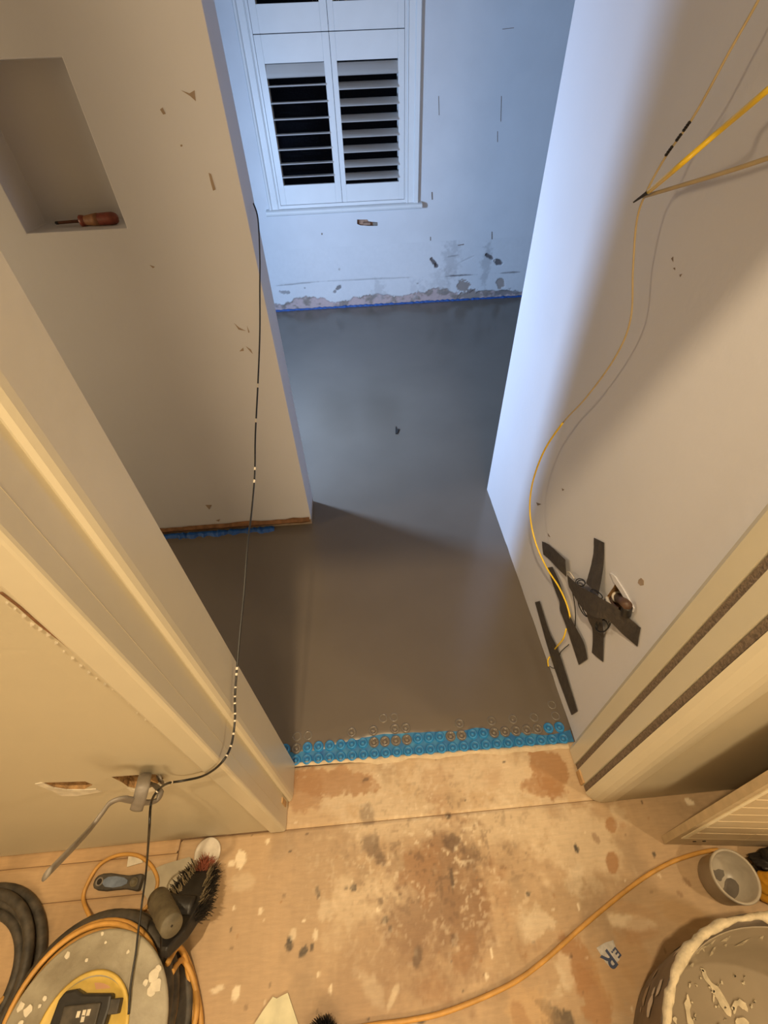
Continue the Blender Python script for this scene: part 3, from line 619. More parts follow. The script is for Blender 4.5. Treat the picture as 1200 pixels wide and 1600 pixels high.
# ---- yellow cables by the right wall
def vis(u, v, off): return onx(u, v, XR - off)
yc = empty('yellow_cable', vis(990, 500, .02), 'thin yellow cable looping down the right wall to the taped bundle', 'cable')
q_ = vis(1230, -90, .03)
P1 = [np.array([XR - .012, q_[1], CEIL - .001]), np.array([XR - .02, q_[1] - .10, (q_[2] + CEIL) / 2]), q_ + np.array([.004, -.09, .22]), q_ + np.array([0, -.03, .07]), q_, vis(1185, 0, .03), vis(1140, 80, .035), vis(1085, 180, .04), vis(1040, 245, .045), vis(1010, 300, .05), vis(995, 345, .045), vis(989, 420, .035), vis(985, 500, .03), vis(960, 560, .03), vis(915, 622, .035), vis(880, 660, .04), vis(850, 705, .045), vis(832, 755, .05), vis(828, 800, .05), vis(836, 845, .045), vis(853, 885, .03), vis(872, 915, .016), vis(884, 940, .010), vis(890, 960, .008), vis(892, 975, .004)]
sp = smooth_path(P1, 8); k = 15 * 8
v, f = tube_vf(sp[:k + 1], .0017, 8); mesh('upper_run', v, f, M['paleyellow'], yc, True)
v, f = tube_vf(sp[k:], .0024, 8); mesh('lower_run', v, f, M['yellow'], yc, True)
parts = []
for i in range(14):
    t = .05 + i / 15 * .9
    if i in (4, 5, 9): continue
    p = vis(1038 + t * 46, 246 - t * 64, .0475); q = vis(1038 + (t + .035) * 46, 246 - (t + .035) * 64, .0475)
    parts.append(tube_vf([p, q], .0022, 6))
v, f = join(parts); mesh('printed_marking', v, f, M['print'], yc)
e = [vis(885, 982, .006), vis(880, 998, .010), vis(872, 1008, .010), vis(867, 1014, .006)]
tube('tail', e, .0022, M['yellow'], yc); tube('tail', [vis(859, 1026, .006), vis(856, 1032, .012), vis(857, 1041, .010)], .0022, M['yellow'], yc)
def depth_pt(u, v, z): d = ray(u, v); return C0 + d * (z / F)
y2 = empty('yellow_cable', depth_pt(1100, 228, .6), 'bright thick yellow cable reaching in from the right near the viewer', 'cable')
kn = vis(1000, 311, .055)
far = ray(1000, 311); zk = float((kn - C0).dot(RW @ np.array([0, 0, 1.])))
q_ = depth_pt(1290, 62, .45)
tube('sheath', [np.array([q_[0] + .16, q_[1] - .03, CEIL - .001]), np.array([q_[0] + .14, q_[1] - .03, 2.0]), q_ + np.array([.06, -.02, .14]), q_, depth_pt(1200, 140, .48), depth_pt(1120, 208, .56), depth_pt(1060, 260, zk * .82), depth_pt(1014, 299, zk * .96)], .0036, M['yellow'], y2)
parts = [tube_vf([depth_pt(1014, 299, zk * .96), depth_pt(990, 316, zk)], [.0032, .0012], 8)]
v, f = join(parts); mesh('tip', v, f, M['print'], y2)
y3 = tag(tube('pale_yellow_cable', [vis(1430, 168, .026), vis(1290, 215, .03), vis(1200, 247, .035), vis(1130, 270, .042), vis(1060, 291, .05), vis(1006, 307, .052)], .0028, M['paleyellow']), 'faint pale yellow cable running level along the upper right wall', 'cable')

# ---- tape on the right wall
def c3(u, v): return (820 + u / 5, 820 + v / 5)
def tape(label, L, R, offs):
    n = len(L); V = []; Fc = []
    Lp = [vis(*c3(*L[i]), offs[i]) for i in range(n)]; Rp = [vis(*c3(*R[i]), offs[i]) for i in range(n)]
    Ls, Rs = smooth_path(Lp, 5), smooth_path(Rp, 5)
    for i in range(len(Ls)):
        V += [Ls[i] + np.array([0, .0006 * random.uniform(-1, 1), .0006 * random.uniform(-1, 1)]), (Ls[i] + Rs[i]) / 2 - np.array([.0008, 0, 0]), Rs[i]]
        if i:
            a = 3 * i - 3; Fc += [(a, a + 1, a + 4, a + 3), (a + 1, a + 2, a + 5, a + 4)]
    o = mesh('duct_tape', V, Fc, M['tape']); s = o.modifiers.new('thickness', 'SOLIDIFY'); s.thickness = .0006; s.offset = 0
    return tag(o, label, 'tape', 'duct tape strips on the right wall')
tape('short black tape strip at upper left of the taped bundle', [(135, 130), (180, 150), (250, 210), (318, 275)], [(145, 232), (195, 275), (260, 345), (327, 408)], [.003, .003, .006, .012])
tape('black tape strip pointing straight up from the bundle', [(540, 100), (536, 220), (512, 340), (478, 455)], [(620, 140), (618, 270), (606, 385), (575, 545)], [.002, .003, .008, .016])
tape('widest black tape strip running diagonally across the bundle', [(332, 390), (420, 472), (560, 552), (720, 650), (830, 742), (906, 806)], [(345, 485), (440, 640), (540, 720), (650, 745), (760, 850), (880, 952)], [.014, .026, .028, .018, .006, .002])
tape('black tape strip hanging below the diagonal one', [(470, 600), (492, 730), (530, 830), (524, 1000)], [(630, 660), (605, 740), (615, 850), (612, 1072)], [.024, .018, .006, .002])
tape('ragged black tape strip holding the yellow cable beside the bundle', [(180, 335), (225, 480), (270, 600), (276, 670), (322, 790), (422, 1095)], [(215, 328), (278, 470), (322, 640), (386, 780), (460, 920), (490, 1048)], [.004, .006, .008, .008, .006, .003])
tape('lowest black tape strip along the edge of the wet floor', [(80, 605), (180, 960), (260, 1200), (365, 1487)], [(116, 595), (190, 830), (272, 1010), (412, 1455)], [.004, .005, .005, .003])
cb = empty('cable_bundle', vis(930, 930, 0), 'coil of thin black wires held under the crossed tape strips', 'cable')
def loop(u, v, ru, rv, off, ang=0):
    n = 28; P = []
    for k in range(n):
        a = 2 * math.pi * k / n; x = ru * math.cos(a); y = rv * math.sin(a); ca, sa = math.cos(ang), math.sin(ang)
        P.append(vis(*c3(u + x * ca - y * sa, v + x * sa + y * ca), off + .004 * math.sin(a)))
    return tube_vf(P, .0013, 6, closed=True)
for (u, v_, ru, rv, off, an) in [(435, 450, 38, 28, .016, .3), (440, 455, 30, 22, .020, .1), (455, 650, 75, 22, .018, 1.1), (470, 660, 60, 16, .014, 1.15), (610, 780, 45, 60, .012, .5), (620, 785, 38, 66, .015, .7), (600, 790, 48, 50, .018, .2), (560, 540, 55, 20, .02, .6)]:
    v, f = loop(u, v_, ru, rv, off, an); mesh('wire_loop', v, f, M['wire'], cb, True)
tube('wire', [vis(*c3(330, 370), .012), vis(*c3(352, 372), .016), vis(*c3(385, 420), .018)], .0012, M['paintfleck'], cb)
tube('wire', [vis(*c3(362, 480), .012), vis(*c3(385, 590), .008), vis(*c3(397, 700), .006), vis(*c3(393, 800), .004)], .0013, M['wire'], cb)
tube('wire', [vis(*c3(345, 935), .005), vis(*c3(310, 965), .008), vis(*c3(280, 995), .008), vis(*c3(262, 1030), .003)], .0012, M['wire'], cb)
tube('wire', [vis(*c3(240, 1122), .004), vis(*c3(215, 1118), .008), vis(*c3(195, 1105), .007)], .0012, M['wire'], cb)
# pipe in the wall cut-out
pp = empty('capped_pipe', vis(975, 940, -.01), 'brown sleeved pipe stub with a white collar in the diamond cut-out', 'pipe')
pa, pb_ = vis(*c3(725, 560), -.020), vis(*c3(800, 628), .018); axp = (pb_ - pa) / np.linalg.norm(pb_ - pa); Lp = np.linalg.norm(pb_ - pa)
lathe('collar', [(.008, -.004), (.0130, 0), (.0135, .008), (.0095, .010)], pa, M['whiteplastic'], pp, 20, axp)
lathe('sleeve', [(.0098, .004), (.0098, Lp)], pa, M['brownpipe'], pp, 20, axp)
pc = vis(*c3(800, 640), .016); pd = vis(*c3(790, 700), .010)
tube('cap', [pc, (pc + pd) / 2, pd], [.0100] * 16 + [.008], M['black'], pp, 12)
tube('wire', [vis(*c3(640, 570), .002), vis(*c3(655, 610), .008), vis(*c3(690, 640), .008)], .0042, M['whiteplastic'], pp)
tube('wire', [vis(*c3(665, 560), -.01), vis(*c3(685, 615), .006), vis(*c3(730, 655), .010)], .003, M['brownpipe'], pp)

# ---- grey flat cables out of the slot in the front wall
g = empty('grey_cable', ony(230, 1235, YF0 - .02), 'grey flat cable curling out of the wall slot and drooping to the left', 'cable')
gy = lambda u, v, o: ony(u, v, YF0 - o)
tube('loop', [gy(238, 1214, -.02), gy(252, 1221, .012), gy(246, 1224, .02), gy(233, 1224, .012), gy(228, 1228, .010), gy(240, 1226, .016), gy(250, 1237, .030), gy(246, 1250, .040), gy(228, 1254, .045), gy(208, 1251, .048), gy(190, 1248, .052), gy(172, 1255, .058), gy(160, 1270, .07), gy(140, 1296, .09), gy(112, 1326, .12), gy(72, 1367, .15)][3:], .0082, M['greycable'], g, seg=10, flat=.38, up=(0, 1, 0))
g2 = empty('grey_cable', ony(222, 1215, YF0), 'short stiff grey cable stub poking down out of the wall slot', 'cable')
tube('stub', [gy(228, 1212, -.03), gy(227, 1211, .006), gy(224, 1224, .030), gy(219, 1245, .046), gy(213, 1265, .055)], .0100, M['greycable'], g2, seg=10, flat=.32, up=(0, 1, .3))
tube('collar', [gy(246, 1212, -.03), gy(249, 1216, .004), gy(253, 1222, .008)], .006, M['greycable'], g2, seg=10, flat=.5, up=(1, .2, 0))

# ---- long thin black wire from the far room to the reel
wpx = [(396, 318, -.236), (403, 342, -.226), (406, 400, -.224), (406, 450, -.226), (406, 520, -.229), (403, 600, -.232), (399, 680, -.235), (398, 740, -.236), (393, 800, -.238), (387, 850, -.240), (381, 930, -.243), (374, 1000, -.246), (369, 1060, -.249), (367, 1092, -.250)]
WP = [onx(u, v, x) for u, v, x in wpx]
WP += [onx(367, 1125, -.250), onx(361, 1165, -.252), ony(345, 1193, YF0 - .012), ony(318, 1212, YF0 - .010), ony(285, 1220, YF0 - .010), ony(262, 1224, YF0 - .018), ony(246, 1236, YF0 - .042), ony(236, 1256, YF0 - .05), ony(233, 1300, .16)]
WP += [onz(228, 1365, .21), onz(222, 1410, .18), onz(216, 1455, .17), onz(212, 1490, .162), onz(204, 1540, .160), onz(201, 1585, .158)]
bw = empty('black_wire', WP[13], 'long thin paint-flecked black wire strung from the far room to the reel', 'wire')
sp = smooth_path(WP, 6); v, f = tube_vf(sp, .0019, 6); mesh('wire', v, f, M['wire'], bw, True)
for i in [70, 71, 74, 77, 79, 82, 84, 87, 90, 93, 41, 43, 34, 30, 112, 120]:
    if i + 1 < len(sp):
        v, f = tube_vf([sp[i], sp[i] * .55 + sp[i + 1] * .45], .0021, 6); mesh('paint_fleck', v, f, M['paintfleck'], bw)

# ---- cable reel
RC = np.array([-.588, -.072, 0])
rl = empty('cable_reel', RC, 'plaster-splashed cable reel with yellow hub lying flat on the floor', 'cable reel')
lathe('drum', [(.075, .03), (.075, .145)], RC, M['blackdirty'], rl, 32)
lathe('lower_flange', [(.06, .001), (.150, .001), (.155, .006), (.155, .016), (.148, .020), (.06, .020)], RC, M['blackdirty'], rl, 56)
v, f = tube_vf(ring_pts(RC + np.array([-.020, .028, .098]), .145, 64), .0140, 12, closed=True); mesh('tyre', v, f, M['blackdirty'], rl, True)
v, f = tube_vf(ring_pts(RC + np.array([-.020, .028, .069]), .145, 64), .0150, 12, closed=True); mesh('tyre', v, f, M['blackdirty'], rl, True)
for (r, z) in [(.138, .136), (.143, .126), (.131, .124), (.128, .112), (.126, .100), (.128, .088), (.128, .074), (.128, .06), (.14, .045), (.142, .032)]:
    v, f = tube_vf(ring_pts(RC + np.array([-.016, .026, z]), r - .003, 56), .0052, 8, closed=True); mesh('cable_turn', v, f, M['tan'], rl, True)
lathe('upper_flange', [(.083, .142), (.146, .142), (.150, .145), (.150, .149), (.146, .152), (.090, .150), (.086, .154), (.083, .154), (.083, .142)], RC + np.array([.004, .002, 0]), M['reelgrey'], rl, 64, caps=False)
hub = lathe('hub', [(.0, .138), (.070, .138), (.078, .150), (.083, .155), (.079, .157), (.074, .153), (.060, .149), (.0, .149)], RC + np.array([.004, .012, 0]), M['reelyellow'], rl, 48)
# socket block on the hub
q = [onz(u, v, .165) for u, v in [(92, 1562), (103, 1548), (120, 1545), (130, 1552), (176, 1552), (172, 1575), (160, 1612), (148, 1640), (70, 1640), (78, 1600)]]
v, f = prism([(p[0], p[1]) for p in q], .149, .168); sk = mesh('socket_block', v, f, M['black'], rl); bevel(sk, .004)
q = [onz(u, v, .172) for u, v in [(100, 1572), (158, 1566), (148, 1606), (90, 1610)]]
v, f = prism([(p[0], p[1]) for p in q], .166, .173); o = mesh('socket_cover', v, f, M['blackdirty'], sk); bevel(o, .002)
for (u, v_) in [(122, 1585), (131, 1583), (138, 1582), (129, 1592)]:
    p = onz(u, v_, .174); box('splash', p[0] - .003, p[0] + .003, p[1] - .004, p[1] + .004, .1725, .1738, M['dust'], sk)
p = onz(180, 1572, .158); box('switch', p[0] - .012, p[0] + .010, p[1] - .010, p[1] + .010, .15, .166, M['blackdirty'], rl, .002)
q = [onz(u, v, .150) for u, v in [(146, 1528), (165, 1524), (175, 1530), (172, 1544), (150, 1546)]]
v, f = prism([(p[0], p[1]) for p in q], .149, .1504); mesh('rating_label', v, f, M['pink'], rl)
for (u, v_, s) in [(33, 1573, .008), (43, 1580, .009), (70, 1560, .005), (62, 1572, .004), (32, 1600, .006), (106, 1492, .006), (165, 1472, .003), (240, 1525, .012), (245, 1540, .013), (237, 1549, .010), (246, 1515, .008), (228, 1535, .006), (160, 1459, .004), (200, 1487, .004), (135, 1500, .004)]:
    p = onz(u, v_, .152); n = 9; pts = [(p[0] + s * random.uniform(.6, 1.1) * math.cos(2 * math.pi * k / n), p[1] + s * random.uniform(.6, 1.1) * math.sin(2 * math.pi * k / n)) for k in range(n)]
    v, f = prism(pts, .1505, .1525 + .15 * s); o = mesh('plaster_splash', v, f, M['dust'], rl); bevel(o, .001)
tube('lead', [onz(262, 1505, .12), onz(278, 1480, .06), onz(290, 1500, .03), onz(296, 1535, .012), onz(300, 1570, .010), onz(303, 1610, .010), onz(290, 1660, .012)], .0055, M['tan'], rl)
tube('lead', [onz(268, 1520, .10), onz(284, 1500, .04), onz(298, 1520, .02), onz(309, 1560, .010), onz(314, 1605, .010), onz(306, 1660, .012)], .0055, M['tan'], rl)
tube('lead', [onz(270, 1470, .10), onz(288, 1490, .03), onz(303, 1530, .008), onz(307, 1580, .022), onz(294, 1640, .020)], .0055, M['tan'], rl)
tag(tube('orange_flex', [onz(140, 1432, .02), onz(130, 1405, .006), onz(137, 1380, .006), onz(155, 1352, .006), onz(182, 1337, .006), onz(212, 1336, .006), onz(234, 1350, .006), onz(246, 1374, .006), onz(240, 1400, .006), onz(220, 1425, .006), onz(180, 1440, .006)], .0042, M['tan']), 'loose orange flex looped on the boards behind the scraper', 'cable')
tag(tube('orange_flex', [onz(-30, 1590, .03), onz(0, 1565, .02), onz(14, 1552, .012), onz(26, 1540, .008), onz(45, 1525, .008)], .0050, M['tan']), 'short length of orange flex at the left edge beside the reel', 'cable')
# black hose coil at the left edge
hcx = onz(-75, 1545, .02)
for i, (R_, z, dx) in enumerate([(onz(70, 1470, .02)[0] - hcx[0], .011, 0), (onz(62, 1480, .02)[0] - hcx[0] - .004, .032, -.004), (onz(54, 1490, .02)[0] - hcx[0] - .012, .012, 0), (onz(40, 1508, .02)[0] - hcx[0] - .02, .011, .002)]):
    v, f = tube_vf(ring_pts((hcx[0] + dx, hcx[1], z), R_, 56), .0105, 10, closed=True)
    if i == 0: hs = empty('hose_coil', (hcx[0], hcx[1], 0), 'coil of black hose lying on the boards at the left edge', 'hose')
    mesh('hose_turn', v, f, M['blackdirty'], hs, True)

# ---- scraper
sr = empty('scraper', onz(225, 1380), 'filling knife with dusty steel blade and blue and black handle', 'scraper')
q = [onz(u, v, .004) for u, v in [(219, 1369), (230, 1362), (258, 1350), (296, 1339), (310, 1352), (300, 1380), (270, 1405), (238, 1420), (226, 1398), (219, 1388)]]
v, f = prism([(p[0], p[1]) for p in q], .003, .0045); mesh('blade', v, f, M['steel'], sr)
ha, hb_ = onz(148, 1378, .014), onz(222, 1379, .012)
hx = (hb_ - ha); Lh = np.linalg.norm(hx); hx /= Lh; hy = np.cross([0, 0, 1], hx)
def hpt(t, w, z): p = ha + hx * (t * Lh) + hy * w; return np.array([p[0], p[1], z])
prof = [(0, .006), (.05, .012), (.14, .0155), (.3, .0165), (.5, .014), (.7, .0125), (.85, .0145), (.95, .0165), (1, .013)]
pts = [hpt(t, w, 0) for t, w in prof] + [hpt(t, -w, 0) for t, w in reversed(prof)]
v, f = prism([(p[0], p[1]) for p in pts], .003, .020); o = mesh('handle', v, f, M['blackdirty'], sr); bevel(o, .004, 3)
prof = [(.2, .003), (.28, .009), (.45, .0105), (.62, .008), (.72, .003)]
pts = [hpt(t, w, 0) for t, w in prof] + [hpt(t, -w, 0) for t, w in reversed(prof)]
v, f = prism([(p[0], p[1]) for p in pts], .0195, .0212); mesh('grip_inlay', v, f, M['bluehandle'], sr)
c = hpt(.13, 0, .0205); v, f = tube_vf(ring_pts(c, .0072, 20), .0018, 6, closed=True); mesh('hanging_ring', v, f, M['greycable'], sr, True)
c = hpt(.13, 0, .0200); lathe('hanging_hole', [(.0, .0), (.0058, 0), (.0058, .0008), (0, .0008)], c, M['dark'], sr, 16)
c = hpt(.86, 0, .0195); lathe('rivet_boss', [(.010, 0), (.010, .002), (.007, .0028), (.0065, .0018), (0, .0018)], c, M['handle'], sr, 20)

# ---- brush / broom head, with the white lid under its red tip
lid = empty('white_lid', onz(325, 1334), 'round white plastic lid lying under the red tip of the black broom', 'lid')
lc = onz(325, 1333); lathe('disc', [(0, .001), (.030, .001), (.032, .004), (.030, .006), (.026, .0045), (0, .0045)], lc, M['whiteplastic'], lid, 32)
br = empty('broom_head', onz(300, 1400), 'black bristly broom head with a red tip leaning against the reel', 'broom')
b0, b1 = onz(321, 1356, .035), onz(256, 1490, .150)
bd = b1 - b0; Lb = np.linalg.norm(bd); bd /= Lb; bs = np.cross(bd, [0, 0, 1.]); bs /= np.linalg.norm(bs); bu = np.cross(bs, bd); bu *= np.sign(bu[2])
def bp_(t, s, h): return b0 + bd * (t * Lb) + bs * s + bu * h
V = []; Fc = []; prof = [(0, .016, .006), (.12, .022, .010), (.35, .034, .012), (.55, .040, .013), (.8, .030, .012), (1.0, .008, .010)]
for (t, ww, hh) in prof: V += [bp_(t, -ww, -.012), bp_(t, ww, -.012), bp_(t, ww * .8, hh), bp_(t, -ww * .8, hh)]
for i in range(len(prof) - 1):
    for j in range(4): Fc.append((4 * i + j, 4 * i + (j + 1) % 4, 4 * i + 4 + (j + 1) % 4, 4 * i + 4 + j))
Fc += [(0, 1, 2, 3), tuple(4 * (len(prof) - 1) + j for j in range(4))]
bevel(mesh('block', V, Fc, M['black'], br), .004)
def bristles(n, t0, t1, smin, smax, ln, rad, both=True, drop=-.6, up=.2):
    parts = []
    for k in range(n):
        t = random.uniform(t0, t1); sd_ = random.choice([-1, 1]) if both else random.uniform(-1, 1)
        ww = np.interp(t, [p[0] for p in prof], [p[1] for p in prof])
        p = bp_(t, sd_ * ww * random.uniform(smin, smax), random.uniform(-.005, .012))
        d = bs * sd_ * random.uniform(.4, 1.) + bu * random.uniform(drop, up + .6) - bd * random.uniform(-.1, .8); d = d / np.linalg.norm(d); e_ = p + d * ln * random.uniform(.6, 1.1)
        if e_[2] < .002: e_[2] = .002
        parts.append(tube_vf([p, e_], [rad, rad * .5], 3))
    return join(parts)
v, f = bristles(1200, .06, .66, .7, 1.0, .026, .0008); mesh('black_bristles', v, f, M['black'], br)['kind'] = 'stuff'
v, f = bristles(520, .03, .55, .55, 1.0, .018, .0008, up=.9, drop=0.1); mesh('dusty_bristles', v, f, M['dustybristle'], br)['kind'] = 'stuff'
v, f = bristles(420, -.06, .10, 0., 1.0, .017, .0008, both=False, drop=-.2, up=.6); mesh('red_bristles', v, f, M['redbristle'], br)['kind'] = 'stuff'
h0, h1 = onz(247, 1404, .115), onz(268, 1446, .185)
hd = (h1 - h0); Lq = np.linalg.norm(hd); hd /= Lq
lathe('handle_socket', [(.021, 0), (.0225, .02), (.0215, .03), (.0225, .035), (.0215, .05), (.0225, .055), (.0215, .07), (.0225, .075), (.0215, Lq * .9), (.021, Lq), (.0195, Lq + .002), (0, Lq + .002)], h0, M['handle'], br, 26, hd)
lathe('screw_hole', [(0, 0), (.0022, 0), (.0022, .0006), (0, .0006)], h1 + hd * .002, M['dark'], br, 10, hd)
q0, q1 = onz(228, 1425, .02), onz(262, 1500, .03)
v, f = join([tube_vf(smooth_path([bp_(.55, -.02, .01), h0 * .6 + bp_(.6, -.03, .0) * .4, h0 + hd * .02], 5), .019, 12)]); mesh('socket_neck', v, f, M['black'], br, True)

# ---- scraps
def scrap(name, pts, z, th, m, label, cat):
    v, f = prism([tuple(onz(u, v_, z)[:2]) for u, v_ in pts], z, z + th); return tag(mesh(name, v, f, m), label, cat)
ps = scrap('board_scrap', [(427, 1557), (433, 1560), (440, 1556), (450, 1551), (458, 1575), (468, 1605), (470, 1640), (385, 1640), (398, 1600), (412, 1578)], .0005, .004, M['paper'], 'torn pale greenish plasterboard scrap at the bottom edge', 'scrap')
scrap('plaster_scrap', [(199, 1355), (202, 1334), (212, 1334), (222, 1343), (224, 1348), (212, 1351)], .0005, .003, M['dust'], 'small white plaster scrap inside the orange flex loop', 'scrap')
tf = empty('brush_tuft', onz(510, 1605), 'black bristle tuft poking in at the bottom edge', 'brush'); cen = onz(508, 1608, .0)
parts = []
for k in range(500):
    a = random.uniform(0, 2 * math.pi); r = .022 * math.sqrt(random.random()); p = cen + np.array([r * math.cos(a), r * math.sin(a) - .012, .001]); d = np.array([math.cos(a) * .45, math.sin(a) * .45, .9]) * random.uniform(.02, .035)
    parts.append(tube_vf([p, p + d], [.0011, .0006], 3))
v, f = join(parts); o = mesh('bristles', v, f, M['black'], tf); o['kind'] = 'stuff'
lathe('ferrule', [(.02, .0), (.022, .003), (.02, .012), (0, .012)], cen + np.array([0, -.012, .0005]), M['black'], tf, 20)

# ---- torn label with the letter R
lb = empty('torn_label', onz(947, 1490), 'torn white label fragment with a big blue letter R beside the bucket', 'label')
q = [onz(u, v, .001) for u, v in [(932, 1481), (945, 1473), (958, 1469), (962, 1480), (969, 1492), (968, 1500), (954, 1512), (945, 1502)]]
v, f = prism([(p[0], p[1]) for p in q], .0005, .0012); mesh('paper', v, f, M['labelwhite'], lb)
def lettering(txt, u, v, size, ang, z, m, parent, name='lettering'):
    cu = bpy.data.curves.new(name, 'FONT'); cu.body = txt; cu.size = size; cu.extrude = .0002; cu.align_x = 'CENTER'; cu.align_y = 'CENTER'; cu.offset = size * .02
    t = bpy.data.objects.new('tmp', cu); COL.objects.link(t); dg = bpy.context.evaluated_depsgraph_get()
    me = bpy.data.meshes.new_from_object(t.evaluated_get(dg)); bpy.data.objects.remove(t)
    me.materials.clear(); me.materials.append(m)
    o = bpy.data.objects.new(name, me); COL.objects.link(o); o.parent = parent; p = onz(u, v, z)
    o.location = Vector(p) - parent.location; o.rotation_euler = (0, 0, math.radians(ang)); return o
lettering('R', 951.5, 1499, .040, -150, .0014, M['labelblue'], lb)
lettering('E.', 962.5, 1489, .022, -150, .0014, M['labelblue'], lb)

# ---- flex across the floor
tag(tube('floor_flex', [onz(440, 1640, .005), onz(560, 1606, .005), onz(640, 1594, .005), onz(700, 1580, .005), onz(790, 1542, .005), onz(845, 1505, .005), onz(905, 1452, .005), onz(960, 1406, .005), onz(1005, 1372, .005), onz(1045, 1349, .005), onz(1080, 1336, .005), onz(1105, 1330, .005), onz(1122, 1328, .005)], .0045, M['tan']), 'long yellowish flex snaking across the plywood to the tiled board', 'cable')

# ---- tiled board standing by the front wall
PX, PY, PS = .650, .140, -.10
dirp = np.array([1, PS, 0]); dirp /= np.linalg.norm(dirp); nrm = np.array([dirp[1], -dirp[0], 0]); lean = np.array([0, 0.045, 0])
def tp(s, z, o): return np.array([PX, PY, 0]) + dirp * s + nrm * o + np.array([0, 0, z]) + lean * z
tb = empty('tiled_board', (PX, PY, 0), 'beige tiled board standing on edge at the right in front of the wall', 'tiled board')
V = [tp(s, z, o) for o in (0, -.016) for (s, z) in [(0, 0.002), (.72, 0.002), (.72, .95), (0, .95)]]
mesh('backing', V, [(0, 1, 2, 3), (4, 5, 6, 7), (0, 1, 5, 4), (1, 2, 6, 5), (2, 3, 7, 6), (3, 0, 4, 7)], M['board'], tb)
V = [tp(s, z, o) for o in (.0002, .0022) for (s, z) in [(.012, .07), (.72, .07), (.72, .945), (.012, .945)]]
mesh('grout', V, [(0, 1, 2, 3), (4, 5, 6, 7), (0, 1, 5, 4), (1, 2, 6, 5), (2, 3, 7, 6), (3, 0, 4, 7)], M['grout'], tb)
tw, thh, gp = .126, .0455, .0042
V = [dirp * s + nrm * o + np.array([0, 0, z]) + lean * z for o in (0, .0022) for (s, z) in [(0, 0), (tw, 0), (tw, thh), (0, thh)]]
tm = bpy.data.meshes.new('tile'); tm.from_pydata([tuple(q) for q in V], [], [(0, 1, 2, 3), (4, 5, 6, 7), (0, 1, 5, 4), (1, 2, 6, 5), (2, 3, 7, 6), (3, 0, 4, 7)]); tm.materials.append(M['tile'])
for i in range(17):
    for j in range(5):
        o = bpy.data.objects.new('tile', tm); COL.objects.link(o); o.parent = tb
        o.location = Vector(tp(.022 + j * (tw + .002), .082 + i * (thh + gp), .0008)) - tb.location
for (s, z) in [(.055, .040), (.075, .045)]:
    lathe('screw_hole', [(0, 0), (.004, 0), (.004, .001), (0, .001)], tp(s, z, .0003), M['dark'], tb, 12, nrm)

# ---- small round tub
cu_ = empty('plastic_tub', onz(1128, 1372), 'small round grey plastic tub with residue beside the tiled board', 'tub')
tc_ = np.array([.742, .066, 0]); tb_ax = np.array([-.06, -.04, 1.])
lathe('body', [(0, .002), (.043, .002), (.046, .006), (.047, .062), (.049, .066), (.049, .072), (.0455, .073), (.0435, .070), (.042, .010), (0, .008)], tc_, M['cup'], cu_, 44)
n = 24; v, f = lathe_vf([(0, 0), (.03, 0), (.03, .001), (0, .001)], tc_ + np.array([-.010, .006, .0085]), 18, None, lambda a: .5 + .28 * math.sin(2 * a + 1) + .12 * math.sin(5 * a)); mesh('residue', v, f, M['residue'], cu_)
v, f = lathe_vf([(0, 0), (.034, 0), (.034, .0012), (0, .0012)], tc_ + np.array([.010, -.022, .0085]), 18, None, lambda a: .6 + .2 * math.sin(2 * a)); mesh('residue', v, f, M['residue'], cu_)

# ---- bucket
BC = np.array([.640, -.245, 0])
def rf(a): return 1 + .075 * math.cos(2 * (a - math.radians(158)))
bk = empty('bucket', BC, 'large mortar-caked mixing bucket in the bottom right corner', 'bucket')
lathe('shell', [(0, .002), (.200, .002), (.212, .008), (.234, .12), (.256, .27), (.259, .272), (.262, .285), (.253, .288), (.246, .27), (.224, .12), (.200, .014), (0, .012)], BC, M['bucket'], bk, 72, None, rf)
lathe('slurry_lining', [(0, .03), (.190, .032), (.206, .05), (.2235, .12), (.2445, .262), (.2415, .258), (.219, .12), (.196, .046), (.190, .0402), (.0, .040)], BC, M['slurry'], bk, 72, None, rf)
V = []; Fc = []; ns = 220; sg = 10
for k in range(ns):
    a = 2 * math.pi * k / ns; r = .2565 * rf(a)
    c = BC + np.array([r * math.cos(a), r * math.sin(a), .286 + .003 * math.sin(5 * a)])
    ra = .0020 + .0085 * fbm(np.array([math.cos(a) * 9 + 20]), np.array([math.sin(a) * 9 + 20]), 4)[0]
    for j in range(sg):
        b = 2 * math.pi * j / sg; q = ra * (.6 + .9 * fbm(np.array([math.cos(a) * 40 + 60]), np.array([math.sin(a) * 40 + 60 + 1.5 * math.cos(b)]), 3)[0])
        V.append(c + np.array([math.cos(a) * math.cos(b) * q, math.sin(a) * math.cos(b) * q, math.sin(b) * q]))
for k in range(ns):
    for j in range(sg): Fc.append((k * sg + j, k * sg + (j + 1) % sg, ((k + 1) % ns) * sg + (j + 1) % sg, ((k + 1) % ns) * sg + j))
mesh('mortar_rim', V, Fc, M['crust'], bk, True)
def inner_splash(a, z, sa, sz, m, k=0):
    n = 14; pts = []
    for i in range(n):
        t = 2 * math.pi * i / n; q = random.uniform(.6, 1.1); aa = a + sa * q * math.cos(t); z_ = z + sz * q * math.sin(t); r = np.interp(z_, [.055, .12, .25], [.196, .219, .2415]) - .0012
        pts.append(BC + np.array([r * rf(aa) * math.cos(aa), r * rf(aa) * math.sin(aa), z_]))
    c = np.mean(pts, 0); mesh('splash', pts + [c * .985 + BC * .015 * np.array([1, 1, 0]) + np.array([0, 0, c[2] * .015])], [(i, (i + 1) % n, n) for i in range(n)], m, bk)
for k in range(46): inner_splash(math.radians(random.uniform(80, 200)), random.uniform(.06, .235), random.choice([.006, .01, .02]) * random.uniform(.6, 1.4), random.choice([.006, .012, .035]) * random.uniform(.6, 1.3), M['crust'])
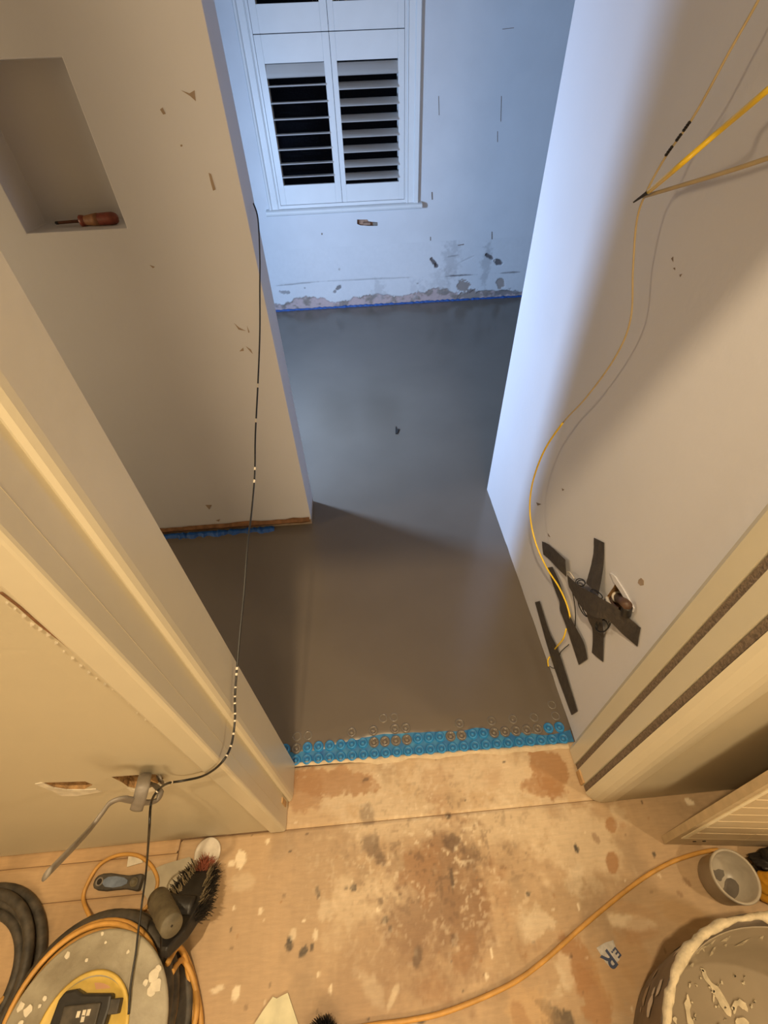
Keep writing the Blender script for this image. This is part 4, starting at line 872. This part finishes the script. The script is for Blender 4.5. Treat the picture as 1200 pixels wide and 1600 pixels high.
def floor_splash(pts, m):
    P = [onz(u, v_, .0425) for u, v_ in pts]; P = smooth_path(P + [P[0]], 3)[:-1]
    v, f = prism([(p[0] + random.uniform(-.0015, .0015), p[1] + random.uniform(-.0015, .0015)) for p in P], .040, .0432); mesh('splash', v, f, m, bk)
for q in [[(1094, 1512), (1102, 1518), (1112, 1535), (1126, 1548), (1142, 1578), (1138, 1588), (1124, 1570), (1112, 1545), (1100, 1528)], [(1144, 1570), (1152, 1562), (1164, 1566), (1168, 1580), (1160, 1576), (1152, 1572), (1146, 1586)], [(1072, 1553), (1078, 1562), (1080, 1588), (1086, 1605), (1078, 1606), (1070, 1578)], [(1075, 1536), (1080, 1534), (1078, 1544)], [(1150, 1590), (1166, 1592), (1170, 1608), (1150, 1612)], [(1114, 1553), (1118, 1556), (1114, 1566)], [(1050, 1590), (1056, 1588), (1058, 1600)], [(1090, 1500), (1096, 1500), (1096, 1507)]]: floor_splash(q, M['crust'])
for k in range(24):
    u, v_ = random.uniform(1040, 1190), random.uniform(1510, 1605); s_ = random.uniform(1, 3); floor_splash([(u - s_, v_), (u, v_ - s_), (u + s_, v_), (u, v_ + s_)], M['crust'])
for k in range(30):
    a = math.radians(random.uniform(80, 230)); z = random.uniform(.06, .26); s = random.uniform(.004, .02); n = 10; pts = []
    for i in range(n):
        t = 2 * math.pi * i / n; q = random.uniform(.5, 1.1); aa = a + s * q * math.cos(t) / .2; z_ = z + s * 1.2 * q * math.sin(t); r = np.interp(z_, [.008, .12, .27], [.212, .234, .256]) + .0008
        pts.append(BC + np.array([r * rf(aa) * math.cos(aa), r * rf(aa) * math.sin(aa), z_]))
    mesh('outer_splash', pts, [tuple(range(n))], M['dust'] if k % 3 else M['slurry'], bk)

# ---- black sack and yellow packet at the right edge
def lump(name, c, rx, ry, rz, m, seed, label, cat, amp=.25):
    bm = bmesh.new(); bmesh.ops.create_icosphere(bm, subdivisions=4, radius=1)
    for q in bm.verts:
        n_ = q.co.normalized(); a = fbm(np.array([n_.x * 2.2 + seed]), np.array([n_.y * 2.2 + n_.z * 3.1 + seed]), 4)[0] - .5
        q.co = n_ * (1 + amp * 2.4 * a); q.co.z = max(q.co.z, -.8)
    me = bpy.data.meshes.new(name)
    for q in bm.verts: q.co = Vector((q.co.x * rx, q.co.y * ry, (q.co.z + .8) * rz))
    bm.to_mesh(me); bm.free(); me.materials.append(m)
    for p in me.polygons: p.use_smooth = True
    o = bpy.data.objects.new(name, me); COL.objects.link(o); o.location = (c[0], c[1], .001); return tag(o, label, cat)
SKC = onz(1214, 1348, .03); PKC = onz(1208, 1386, .03)
lump('rubbish_sack', SKC, .056, .026, .04, M['black'], 3, 'crumpled black plastic sack at the right edge behind the tub', 'sack', .45)
lump('yellow_packet', PKC, .036, .030, .045, M['yellowbag'], 8, 'crumpled yellow packet at the right edge beside the grey tub', 'packet', .3)

# ---- small black clip dropped on the far screed
cp = onz(620, 674); ck = empty('black_clip', cp, 'tiny black clip stuck in the wet screed of the far room', 'clip')
v, f = slab([onz(618, 666, .003), onz(620, 672, .003), onz(624, 670, .003), onz(621, 678, .003), onz(618, 678, .003)], (0, 0, .004)); mesh('body', v, f, M['black'], ck)
